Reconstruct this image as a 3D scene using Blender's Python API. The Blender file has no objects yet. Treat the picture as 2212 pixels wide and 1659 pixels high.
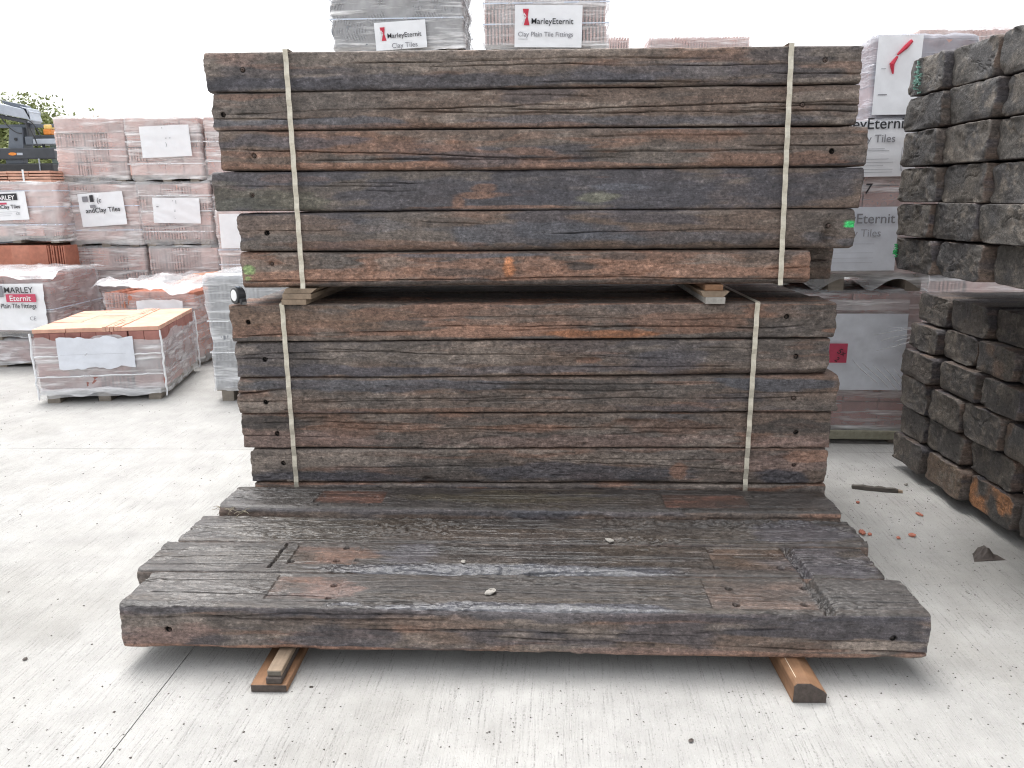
import bpy, math, random
import numpy as np
from mathutils import Vector, Matrix, Euler

# ------------------------------------------------------------------ camera, sky, sun, exposure
scene = bpy.context.scene
col = scene.collection
F_PX, PITCH, YAW, ROLL, CAM_H, CAM_X = 1694.6, 0.23205, -0.04095, -0.00807, 1.50888, 0.07757
IMG_W, IMG_H = 2212.0, 1659.0
_cy, _sy, _cp, _sp = math.cos(YAW), math.sin(YAW), math.cos(PITCH), math.sin(PITCH)
c_fw = np.array([_sy * _cp, _cy * _cp, -_sp])
_rt = np.array([_cy, -_sy, 0.0])
_up = np.cross(_rt, c_fw)
c_rt = math.cos(ROLL) * _rt + math.sin(ROLL) * _up
c_up = -math.sin(ROLL) * _rt + math.cos(ROLL) * _up
c_pos = np.array([CAM_X, 0.0, CAM_H])

def at(px, py, axis, val):
    """world point where the sight line of a photo pixel meets a real plane of the yard"""
    d = c_fw * F_PX + c_rt * (px - IMG_W / 2) - c_up * (py - IMG_H / 2)
    i = 'xyz'.index(axis)
    return c_pos + d * ((val - c_pos[i]) / d[i])

cam = bpy.data.cameras.new('camera')
cam_ob = bpy.data.objects.new('camera', cam)
col.objects.link(cam_ob)
cam.sensor_fit = 'HORIZONTAL'
cam.sensor_width = 36.0
cam.lens = 36.0 * F_PX / IMG_W
cam.clip_start, cam.clip_end = 0.05, 2000.0
M = Matrix((( c_rt[0], c_up[0], -c_fw[0], c_pos[0]),
            ( c_rt[1], c_up[1], -c_fw[1], c_pos[1]),
            ( c_rt[2], c_up[2], -c_fw[2], c_pos[2]),
            (0, 0, 0, 1)))
cam_ob.matrix_world = M
scene.camera = cam_ob

SUN_EL, SUN_AZ = math.radians(70), math.radians(-35)    # azimuth from +y towards +x: left and a little behind the stack
world = bpy.data.worlds.new('World')
scene.world = world
world.use_nodes = True
wn, wl = world.node_tree.nodes, world.node_tree.links
wn.clear()
sky = wn.new('ShaderNodeTexSky')
sky.sky_type = 'NISHITA'
sky.sun_disc = False
sky.sun_elevation = SUN_EL
sky.sun_rotation = SUN_AZ
sky.air_density, sky.dust_density, sky.ozone_density = 1.0, 4.0, 1.0
hs = wn.new('ShaderNodeHueSaturation')
hs.inputs['Saturation'].default_value = 0.14
bg = wn.new('ShaderNodeBackground')
bg.inputs['Strength'].default_value = 0.15
wo = wn.new('ShaderNodeOutputWorld')
wl.new(sky.outputs[0], hs.inputs['Color'])
wl.new(hs.outputs[0], bg.inputs['Color'])
wl.new(bg.outputs[0], wo.inputs['Surface'])

sun = bpy.data.lights.new('sun', 'SUN')
sun.energy = 0.55
sun.angle = math.radians(30)
sun.color = (1.0, 0.965, 0.92)
sun_ob = bpy.data.objects.new('sun', sun)
col.objects.link(sun_ob)
sdir = Vector((math.sin(SUN_AZ) * math.cos(SUN_EL), math.cos(SUN_AZ) * math.cos(SUN_EL), math.sin(SUN_EL)))
sun_ob.rotation_euler = sdir.to_track_quat('Z', 'Y').to_euler()

vs = scene.view_settings
vs.view_transform = 'Standard'
vs.look = 'None'
vs.exposure = 1.45
vs.gamma = 1.0
vs.use_curve_mapping = False
scene.cycles.transparent_max_bounces = 16
scene.cycles.max_bounces = 8
scene.cycles.filter_width = 1.15
scene.cycles.use_denoising = True
scene.cycles.denoising_prefilter = 'NONE'

# ------------------------------------------------------------------ helpers: objects
rnd = random.Random(7)

def tag(o, label=None, cat=None, group=None, kind=None):
    if label: o['label'] = label
    if cat: o['category'] = cat
    if group: o['group'] = group
    if kind: o['kind'] = kind
    return o

def empty(name, loc=(0, 0, 0), rz=0.0, parent=None):
    o = bpy.data.objects.new(name, None)
    o.empty_display_size = 0.1
    o.location = loc
    o.rotation_euler = (0, 0, rz)
    o.parent = parent
    col.objects.link(o)
    return o

def link(name, me, parent=None, loc=(0, 0, 0), rot=(0, 0, 0), scale=(1, 1, 1)):
    o = bpy.data.objects.new(name, me)
    o.location, o.rotation_euler, o.scale = loc, rot, scale
    o.parent = parent
    col.objects.link(o)
    return o

class MB:
    """collects simple shapes into one mesh"""
    def __init__(s):
        s.v, s.f = [], []
    def add(s, v, f):
        n = len(s.v)
        s.v += [tuple(p) for p in v]
        s.f += [tuple(i + n for i in q) for q in f]
        return s
    def box(s, x0, x1, y0, y1, z0, z1, M4=None, jit=0.0):
        v = [(x, y, z) for z in (z0, z1) for y in (y0, y1) for x in (x0, x1)]
        if jit:
            v = [tuple(c + rnd.uniform(-jit, jit) for c in p) for p in v]
        if M4 is not None:
            v = [tuple(M4 @ Vector(p)) for p in v]
        return s.add(v, [(0, 2, 3, 1), (4, 5, 7, 6), (0, 1, 5, 4), (1, 3, 7, 5), (3, 2, 6, 7), (2, 0, 4, 6)])
    def prism(s, pts, y0, y1):
        """polygon in xz extruded along y"""
        n = len(pts)
        v = [(x, y0, z) for x, z in pts] + [(x, y1, z) for x, z in pts]
        f = [tuple(range(n)), tuple(range(2 * n - 1, n - 1, -1))]
        f += [(i, i + n, (i + 1) % n + n, (i + 1) % n) for i in range(n)]
        return s.add(v, f)
    def tube(s, pts, r, seg=8, cap=True):
        pts = [Vector(p) for p in pts]
        rs = r if isinstance(r, (list, tuple)) else [r] * len(pts)
        v, f = [], []
        for i, p in enumerate(pts):
            d = (pts[min(i + 1, len(pts) - 1)] - pts[max(i - 1, 0)]).normalized()
            a = d.orthogonal().normalized() if i == 0 else (a - d * a.dot(d)).normalized()
            b = d.cross(a)
            for k in range(seg):
                t = 2 * math.pi * k / seg
                v.append(p + (a * math.cos(t) + b * math.sin(t)) * rs[i])
        for i in range(len(pts) - 1):
            for k in range(seg):
                k2 = (k + 1) % seg
                f.append((i * seg + k, i * seg + k2, (i + 1) * seg + k2, (i + 1) * seg + k))
        if cap:
            f.append(tuple(range(seg - 1, -1, -1)))
            f.append(tuple((len(pts) - 1) * seg + k for k in range(seg)))
        return s.add(v, f)
    def mesh(s, name, mat, smooth=False):
        me = bpy.data.meshes.new(name)
        me.from_pydata(s.v, [], s.f)
        me.materials.append(mat)
        if smooth:
            me.polygons.foreach_set('use_smooth', [True] * len(me.polygons))
        me.update()
        return me
    def build(s, name, mat, parent=None, loc=(0, 0, 0), rot=(0, 0, 0), smooth=False):
        return link(name, s.mesh(name, mat, smooth), parent, loc, rot)

def bevel(o, w, seg=2):
    m = o.modifiers.new('bevel', 'BEVEL')
    m.width, m.segments, m.limit_method = w, seg, 'ANGLE'
    return o

# ------------------------------------------------------------------ helpers: noise on arrays
_prng = np.random.RandomState(11)
_perm = _prng.permutation(4096)
_val = _prng.rand(4096)

def vn(x, y, seed=0):
    x = np.asarray(x, float); y = np.asarray(y, float)
    ix = np.floor(x).astype(np.int64); iy = np.floor(y).astype(np.int64)
    fx = x - ix; fy = y - iy
    fx = fx * fx * fx * (fx * (fx * 6 - 15) + 10); fy = fy * fy * fy * (fy * (fy * 6 - 15) + 10)
    def h(i, j):
        return _val[_perm[(i + _perm[(j + seed * 131) & 4095]) & 4095]]
    a = h(ix, iy); b = h(ix + 1, iy); c = h(ix, iy + 1); d = h(ix + 1, iy + 1)
    return (a + (b - a) * fx) * (1 - fy) + (c + (d - c) * fx) * fy

def fbm(x, y, seed=0, oct=4, gain=0.5):
    t = 0.0; a = 1.0; n = 0.0
    for o in range(oct):
        t = t + a * vn(x * 2 ** o + 17.3 * o, y * 2 ** o + 9.1 * o, seed + o)
        n += a; a *= gain
    return t / n

def sst(a, b, x):
    t = np.clip((x - a) / (b - a), 0, 1)
    return t * t * (3 - 2 * t)

# ------------------------------------------------------------------ materials
def new_mat(name):
    m = bpy.data.materials.new(name)
    m.use_nodes = True
    nt = m.node_tree
    nt.nodes.clear()
    out = nt.nodes.new('ShaderNodeOutputMaterial')
    return m, nt.nodes, nt.links, out

def nd(N, t, **kw):
    n = N.new(t)
    for k, v in kw.items():
        if k.startswith('i_'):
            n.inputs[k[2:]].default_value = v
        else:
            setattr(n, k, v)
    return n

def noise(N, Lk, vec, scale, detail=4, rough=0.6, sc3=None, w=None):
    if sc3:
        mp = N.new('ShaderNodeMapping'); mp.inputs['Scale'].default_value = sc3
        Lk.new(vec, mp.inputs['Vector']); vec = mp.outputs[0]
    n = N.new('ShaderNodeTexNoise')
    n.inputs['Scale'].default_value = scale
    n.inputs['Detail'].default_value = detail
    n.inputs['Roughness'].default_value = rough
    Lk.new(vec, n.inputs['Vector'])
    return n.outputs['Fac']

def ramp(N, Lk, fac, stops):
    r = N.new('ShaderNodeValToRGB')
    e = r.color_ramp.elements
    while len(e) < len(stops): e.new(0.5)
    for i, (p, c) in enumerate(stops):
        e[i].position = p
        e[i].color = (c, c, c, 1) if not hasattr(c, '__len__') else (*c, 1)
    Lk.new(fac, r.inputs['Fac'])
    return r.outputs['Color']

def mixc(N, Lk, fac, a, b, mode='MIX'):
    m = N.new('ShaderNodeMix'); m.data_type = 'RGBA'; m.blend_type = mode
    for sock, v in ((m.inputs['Factor'], fac), (m.inputs['A'], a), (m.inputs['B'], b)):
        if hasattr(v, 'links'): Lk.new(v, sock)
        elif sock.type == 'RGBA': sock.default_value = (*v, 1)
        else: sock.default_value = v
    return m.outputs['Result']

def coords(N, Lk):
    """object coordinates shifted per object, so copies never share a pattern"""
    tc = N.new('ShaderNodeTexCoord'); oi = N.new('ShaderNodeObjectInfo')
    mu = N.new('ShaderNodeMath'); mu.operation = 'MULTIPLY'; mu.inputs[1].default_value = 37.0
    Lk.new(oi.outputs['Random'], mu.inputs[0])
    ad = N.new('ShaderNodeVectorMath'); ad.operation = 'ADD'
    Lk.new(tc.outputs['Object'], ad.inputs[0]); Lk.new(mu.outputs[0], ad.inputs[1])
    return ad.outputs[0]

def finish(N, Lk, out, color, rough=0.8, bump=None, bstr=0.5, bdist=0.005, spec=0.4, metal=0.0):
    p = N.new('ShaderNodeBsdfPrincipled')
    if hasattr(color, 'links'): Lk.new(color, p.inputs['Base Color'])
    else: p.inputs['Base Color'].default_value = (*color, 1)
    if hasattr(rough, 'links'): Lk.new(rough, p.inputs['Roughness'])
    else: p.inputs['Roughness'].default_value = rough
    p.inputs['Specular IOR Level'].default_value = spec
    p.inputs['Metallic'].default_value = metal
    if bump is not None:
        b = N.new('ShaderNodeBump'); b.inputs['Strength'].default_value = bstr; b.inputs['Distance'].default_value = bdist
        Lk.new(bump, b.inputs['Height']); Lk.new(b.outputs[0], p.inputs['Normal'])
    Lk.new(p.outputs[0], out.inputs['Surface'])
    return p

def plain(name, c, rough=0.6, var=0.25, scale=20, bstr=0.2, spec=0.4, metal=0.0, sc3=None):
    m, N, Lk, out = new_mat(name)
    v = coords(N, Lk)
    n = noise(N, Lk, v, scale, 5, 0.65, sc3)
    f = ramp(N, Lk, n, [(0.25, 1 - var), (0.75, 1 + var)])
    finish(N, Lk, out, mixc(N, Lk, 1.0, c, f, 'MULTIPLY'), rough, n, bstr, 0.004, spec, metal)
    return m

def sleeper_material():
    m, N, Lk, out = new_mat('creosoted_sleeper_wood')
    v = coords(N, Lk)
    at_ = N.new('ShaderNodeAttribute'); at_.attribute_name = 'col'
    grain = noise(N, Lk, v, 1.0, 5, 0.7, (14, 170, 170))
    blot = noise(N, Lk, v, 22.0, 6, 0.72, (0.7, 1, 1))
    fine = noise(N, Lk, v, 115.0, 4, 0.75, (0.7, 1, 1))
    fibre = noise(N, Lk, v, 1.0, 3, 0.6, (45, 420, 420))
    c = mixc(N, Lk, 1.0, at_.outputs['Color'], ramp(N, Lk, grain, [(0.3, 0.84), (0.7, 1.16)]), 'MULTIPLY')
    c = mixc(N, Lk, 1.0, c, ramp(N, Lk, blot, [(0.3, 0.62), (0.68, 1.42)]), 'MULTIPLY')
    c = mixc(N, Lk, 1.0, c, ramp(N, Lk, fine, [(0.3, 0.52), (0.72, 1.58)]), 'MULTIPLY')
    # pale weathered flecks and little splinters
    fl = ramp(N, Lk, fine, [(0.60, 0.0), (0.70, 1.0)])
    fl2 = ramp(N, Lk, blot, [(0.45, 0.0), (0.62, 1.0)])
    fk = mixc(N, Lk, 1.0, fl, fl2, 'MULTIPLY')
    fkm = N.new('ShaderNodeMath'); fkm.operation = 'MULTIPLY'; fkm.inputs[1].default_value = 0.55
    Lk.new(fk, fkm.inputs[0])
    c = mixc(N, Lk, fkm.outputs[0], c, (0.27, 0.225, 0.19))
    flake = noise(N, Lk, v, 62.0, 5, 0.68, (0.8, 1, 1))
    c = mixc(N, Lk, 1.0, c, ramp(N, Lk, flake, [(0.36, 0.55), (0.44, 1.0), (0.56, 1.0), (0.63, 1.5)]), 'MULTIPLY')
    h = N.new('ShaderNodeMath'); h.operation = 'ADD'
    hf = N.new('ShaderNodeMath'); hf.operation = 'MULTIPLY_ADD'; hf.inputs[1].default_value = 0.8
    Lk.new(flake, hf.inputs[0]); Lk.new(fine, hf.inputs[2])
    Lk.new(hf.outputs[0], h.inputs[0]); Lk.new(grain, h.inputs[1])
    h2 = N.new('ShaderNodeMath'); h2.operation = 'ADD'
    Lk.new(h.outputs[0], h2.inputs[0]); Lk.new(fibre, h2.inputs[1])
    r = N.new('ShaderNodeMath'); r.operation = 'MULTIPLY_ADD'
    Lk.new(blot, r.inputs[0]); r.inputs[1].default_value = 0.28
    ra_ = N.new('ShaderNodeMath'); ra_.operation = 'SUBTRACT'; ra_.inputs[1].default_value = 0.05
    Lk.new(at_.outputs['Alpha'], ra_.inputs[0]); Lk.new(ra_.outputs[0], r.inputs[2])
    p = finish(N, Lk, out, c, r.outputs[0], h2.outputs[0], 0.75, 0.004, 0.5)
    bs = N.new('ShaderNodeMapRange')
    bs.inputs['From Min'].default_value = 0.1; bs.inputs['From Max'].default_value = 0.5
    bs.inputs['To Min'].default_value = 0.28; bs.inputs['To Max'].default_value = 0.75
    Lk.new(at_.outputs['Alpha'], bs.inputs['Value'])
    Lk.new(bs.outputs[0], p.inputs['Normal'].links[0].from_node.inputs['Strength'])
    return m

def concrete_material():
    m, N, Lk, out = new_mat('broomed_concrete')
    tc = N.new('ShaderNodeTexCoord')
    v = tc.outputs['Object']
    # broom strokes run away from the viewer
    mp = N.new('ShaderNodeMapping'); mp.inputs['Rotation'].default_value = (0, 0, math.radians(1.5))
    Lk.new(v, mp.inputs['Vector']); vr = mp.outputs[0]
    wob = noise(N, Lk, vr, 3.0, 3, 0.6)
    wv = N.new('ShaderNodeCombineXYZ'); wm = N.new('ShaderNodeMath'); wm.operation = 'MULTIPLY'; wm.inputs[1].default_value = 0.02
    Lk.new(wob, wm.inputs[0]); Lk.new(wm.outputs[0], wv.inputs[0])
    va = N.new('ShaderNodeVectorMath'); va.operation = 'ADD'
    Lk.new(vr, va.inputs[0]); Lk.new(wv.outputs[0], va.inputs[1])
    broom = noise(N, Lk, va.outputs[0], 1.0, 3, 0.75, (120, 4.0, 1))
    pit = noise(N, Lk, v, 150.0, 3, 0.65, (1.4, 0.7, 1))
    patch = noise(N, Lk, v, 0.9, 5, 0.6)
    patch2 = noise(N, Lk, v, 5.0, 5, 0.65)
    where = noise(N, Lk, v, 1.7, 4, 0.6)
    stain = noise(N, Lk, v, 0.55, 6, 0.62)
    c = ramp(N, Lk, patch, [(0.3, (0.335, 0.33, 0.318)), (0.7, (0.41, 0.405, 0.39))])
    c = mixc(N, Lk, 1.0, c, ramp(N, Lk, patch2, [(0.3, 0.88), (0.7, 1.1)]), 'MULTIPLY')
    groove = ramp(N, Lk, broom, [(0.35, 1.0), (0.46, 0.0)])
    brk = ramp(N, Lk, pit, [(0.40, 1.0), (0.58, 0.12)])
    groove = mixc(N, Lk, 1.0, groove, brk, 'MULTIPLY')
    gm = N.new('ShaderNodeMath'); gm.operation = 'MULTIPLY'
    Lk.new(groove, gm.inputs[0]); Lk.new(ramp(N, Lk, where, [(0.3, 0.25), (0.62, 0.95)]), gm.inputs[1])
    c = mixc(N, Lk, gm.outputs[0], c, (0.185, 0.18, 0.172))
    pm = ramp(N, Lk, pit, [(0.30, 0.75), (0.39, 0.0)])
    c = mixc(N, Lk, pm, c, (0.15, 0.145, 0.14))
    pw = ramp(N, Lk, pit, [(0.63, 0.0), (0.74, 0.6)])
    c = mixc(N, Lk, pw, c, (0.6, 0.6, 0.59))
    c = mixc(N, Lk, 1.0, c, ramp(N, Lk, stain, [(0.33, (0.80, 0.79, 0.77)), (0.5, (1.0, 1.0, 1.0))]), 'MULTIPLY')
    h = N.new('ShaderNodeMath'); h.operation = 'ADD'
    Lk.new(ramp(N, Lk, broom, [(0.25, 0.0), (0.55, 1.0)]), h.inputs[0]); Lk.new(pit, h.inputs[1])
    finish(N, Lk, out, c, 0.85, h.outputs[0], 0.55, 0.004, 0.3)
    return m

def film_material(name, lo, hi, tint=(0.86, 0.86, 0.87), rough=0.22):
    """stretch film: partly clear, partly milky, with white highlight streaks painted in along its wrinkles"""
    m, N, Lk, out = new_mat(name)
    v = coords(N, Lk)
    mp = N.new('ShaderNodeMapping'); mp.inputs['Rotation'].default_value = (0.55, 0.62, 0.0); mp.inputs['Scale'].default_value = (0.9, 1.5, 9)
    Lk.new(v, mp.inputs['Vector'])
    st = noise(N, Lk, mp.outputs[0], 2.2, 5, 0.62)
    mp2 = N.new('ShaderNodeMapping'); mp2.inputs['Rotation'].default_value = (-0.6, -0.8, 0.0); mp2.inputs['Scale'].default_value = (1, 1.6, 12)
    Lk.new(v, mp2.inputs['Vector'])
    st2 = noise(N, Lk, mp2.outputs[0], 2.0, 4, 0.62)
    pa = noise(N, Lk, v, 3.5, 4, 0.6)
    a = ramp(N, Lk, st, [(0.5, 0.0), (0.72, 1.0)])
    a2 = ramp(N, Lk, st2, [(0.56, 0.0), (0.74, 1.0)])
    mx = N.new('ShaderNodeMath'); mx.operation = 'MAXIMUM'
    Lk.new(a, mx.inputs[0]); Lk.new(a2, mx.inputs[1])
    pb = ramp(N, Lk, pa, [(0.42, 0.0), (0.85, 0.45)])
    mx2 = N.new('ShaderNodeMath'); mx2.operation = 'MAXIMUM'
    Lk.new(mx.outputs[0], mx2.inputs[0]); Lk.new(pb, mx2.inputs[1])
    mr = N.new('ShaderNodeMapRange'); mr.inputs['To Min'].default_value = lo; mr.inputs['To Max'].default_value = hi
    Lk.new(mx2.outputs[0], mr.inputs['Value'])
    p = N.new('ShaderNodeBsdfPrincipled')
    p.inputs['Base Color'].default_value = (*tint, 1)
    p.inputs['Roughness'].default_value = rough
    b = N.new('ShaderNodeBump'); b.inputs['Strength'].default_value = 0.6; b.inputs['Distance'].default_value = 0.012
    Lk.new(mx2.outputs[0], b.inputs['Height']); Lk.new(b.outputs[0], p.inputs['Normal'])
    tr = N.new('ShaderNodeBsdfTransparent'); tr.inputs['Color'].default_value = (0.96, 0.965, 0.97, 1)
    gl = N.new('ShaderNodeMixShader')
    Lk.new(mr.outputs[0], gl.inputs[0]); Lk.new(tr.outputs[0], gl.inputs[1]); Lk.new(p.outputs[0], gl.inputs[2])
    Lk.new(gl.outputs[0], out.inputs['Surface'])
    return m

def tile_material(name, a, b):
    m, N, Lk, out = new_mat(name)
    v = coords(N, Lk)
    oi = N.new('ShaderNodeObjectInfo')
    n = noise(N, Lk, v, 14, 5, 0.6)
    c = mixc(N, Lk, oi.outputs['Random'], a, b)
    c = mixc(N, Lk, 1.0, c, ramp(N, Lk, n, [(0.3, 0.8), (0.7, 1.15)]), 'MULTIPLY')
    finish(N, Lk, out, c, 0.75, n, 0.2, 0.003, 0.3)
    return m

def timber_material(name, a, b, sc=(60, 3, 60)):
    m, N, Lk, out = new_mat(name)
    v = coords(N, Lk)
    g = noise(N, Lk, v, 1.0, 5, 0.65, sc)
    n = noise(N, Lk, v, 9, 5, 0.65)
    c = mixc(N, Lk, g, a, b)
    c = mixc(N, Lk, 1.0, c, ramp(N, Lk, n, [(0.25, 0.6), (0.7, 1.2)]), 'MULTIPLY')
    finish(N, Lk, out, c, 0.7, g, 0.4, 0.003, 0.35)
    return m

M_SLEEPER = sleeper_material()
M_CONC = concrete_material()
M_JOINT = plain('joint_filler', (0.33, 0.325, 0.31), 0.9, 0.3, 60)
M_STRAP = plain('galvanised_strap', (0.56, 0.52, 0.43), 0.38, 0.22, 55, 0.25, 0.5, 0.35)
M_RUST = plain('rusty_iron', (0.085, 0.06, 0.05), 0.75, 0.4, 120, 0.5)
M_HOLE = plain('tarred_hole', (0.02, 0.018, 0.017), 0.9, 0.3, 90)
M_TERRA = tile_material('terracotta_tile', (0.54, 0.315, 0.275), (0.66, 0.44, 0.39))
M_TERRA_RED = tile_material('red_terracotta_tile', (0.46, 0.18, 0.12), (0.56, 0.25, 0.175))
M_TERRA_HOT = tile_material('bare_terracotta_tile', (0.60, 0.34, 0.25), (0.68, 0.41, 0.31))
M_BROWN = tile_material('dull_red_tile', (0.30, 0.135, 0.115), (0.40, 0.19, 0.16))
M_SLATE = tile_material('grey_roof_tile', (0.17, 0.18, 0.2), (0.25, 0.265, 0.285))
M_FILM = film_material('clear_stretch_film', 0.24, 0.93, (0.95, 0.94, 0.94), 0.14)
M_FILM_W = film_material('milky_stretch_film', 0.30, 0.92, (0.92, 0.93, 0.95), 0.16)
M_FILM_C = film_material('thin_clear_film', 0.22, 0.85, (0.9, 0.91, 0.93), 0.12)
M_FILM_G = film_material('grey_stretch_film', 0.62, 0.97, (0.40, 0.41, 0.46), 0.14)
M_PAPER = plain('white_label_sheet', (0.82, 0.83, 0.85), 0.45, 0.05, 8, 0.3)
M_PAPER_G = plain('grey_printed_film_sheet', (0.70, 0.73, 0.79), 0.32, 0.10, 8, 0.4)
M_INK = plain('black_ink', (0.03, 0.03, 0.035), 0.6, 0.1)
M_INK_G = plain('grey_ink', (0.24, 0.24, 0.26), 0.6, 0.15)
M_RED = plain('red_print', (0.52, 0.03, 0.06), 0.5, 0.12)
M_PINK = plain('crimson_print', (0.55, 0.07, 0.13), 0.5, 0.12)
M_WHITE = plain('white_paint', (0.8, 0.8, 0.8), 0.4, 0.05)
M_BAND = plain('pale_plastic_band', (0.62, 0.68, 0.78), 0.3, 0.1, 30)
M_BANDW = plain('white_plastic_band', (0.78, 0.8, 0.82), 0.3, 0.08, 30)
M_PALLET = timber_material('weathered_pallet_wood', (0.16, 0.14, 0.12), (0.34, 0.30, 0.25), (4, 60, 60))
M_BOARD = timber_material('wet_brown_bearer', (0.12, 0.062, 0.034), (0.34, 0.19, 0.105))
M_BATTEN = timber_material('dry_batten', (0.17, 0.125, 0.085), (0.34, 0.26, 0.19))
M_BOARD_END = plain('wet_end_grain', (0.075, 0.06, 0.052), 0.8, 0.35, 70, 0.4)
M_SPLINTER = plain('grey_bark_splinter', (0.085, 0.075, 0.065), 0.85, 0.4, 60, 0.6, sc3=(0.2, 1, 1))
M_BRICK = plain('broken_tile_red', (0.42, 0.16, 0.11), 0.85, 0.25, 60)
M_STONE = plain('grey_pebble', (0.34, 0.32, 0.29), 0.85, 0.3, 60)
M_RUBBER = plain('dark_crumpled_scrap', (0.075, 0.062, 0.055), 0.6, 0.35, 40)
M_BLACKPL = plain('black_plastic', (0.028, 0.029, 0.032), 0.42, 0.25, 40)
M_MACH = plain('charcoal_machine_paint', (0.055, 0.06, 0.07), 0.4, 0.2, 6)
M_MACH2 = plain('blue_grey_machine_paint', (0.13, 0.15, 0.18), 0.4, 0.15, 6)
M_BOOM = plain('light_grey_boom_paint', (0.42, 0.46, 0.52), 0.4, 0.12, 5)
M_AMBER = plain('amber_lens', (0.75, 0.26, 0.05), 0.25, 0.1)
M_GREENLEAF = plain('leaf_green', (0.20, 0.23, 0.085), 0.6, 0.4, 3)
M_BARK = plain('bark', (0.10, 0.08, 0.06), 0.9, 0.3, 20, 0.6)
M_STRAW = plain('dry_straw', (0.26, 0.23, 0.17), 0.8, 0.3, 30)

# ------------------------------------------------------------------ ground: slabs with recessed joints
XJ, YJ = -1.135, 4.60
ground = MB().add([(-400, -60, -0.016), (400, -60, -0.016), (400, 700, -0.016), (-400, 700, -0.016)], [(0, 1, 2, 3)]).build('ground', M_JOINT)
tag(ground, kind='structure')
xe = [-60, XJ - 16, XJ - 11, XJ - 5.5, XJ, XJ + 5.5, XJ + 11, XJ + 16, 60]
ye = [-20, YJ - 6, YJ, YJ + 6, YJ + 12, YJ + 30, 120]
for i in range(len(xe) - 1):
    for j in range(len(ye) - 1):
        g = 0.0017
        MB().box(xe[i] + g, xe[i + 1] - g, ye[j] + g, ye[j + 1] - g, -0.0155, 0.0).build('concrete_slab', M_CONC, ground)

# ------------------------------------------------------------------ sleepers
BROWN = np.array((0.122, 0.088, 0.070)); GREY = np.array((0.102, 0.085, 0.075)); TAR = np.array((0.060, 0.057, 0.066))
RUST = np.array((0.185, 0.104, 0.072)); PALE = np.array((0.20, 0.165, 0.14)); DARK = np.array((0.052, 0.046, 0.043))
ORANGE = np.array((0.42, 0.17, 0.075)); PINK = np.array((0.2, 0.135, 0.115)); GREEN = np.array((0.04, 0.5, 0.14))
BLUE = np.array((0.078, 0.080, 0.092)); OLIVE = np.array((0.085, 0.083, 0.06))

WOOD_GAIN = 1.1

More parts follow.
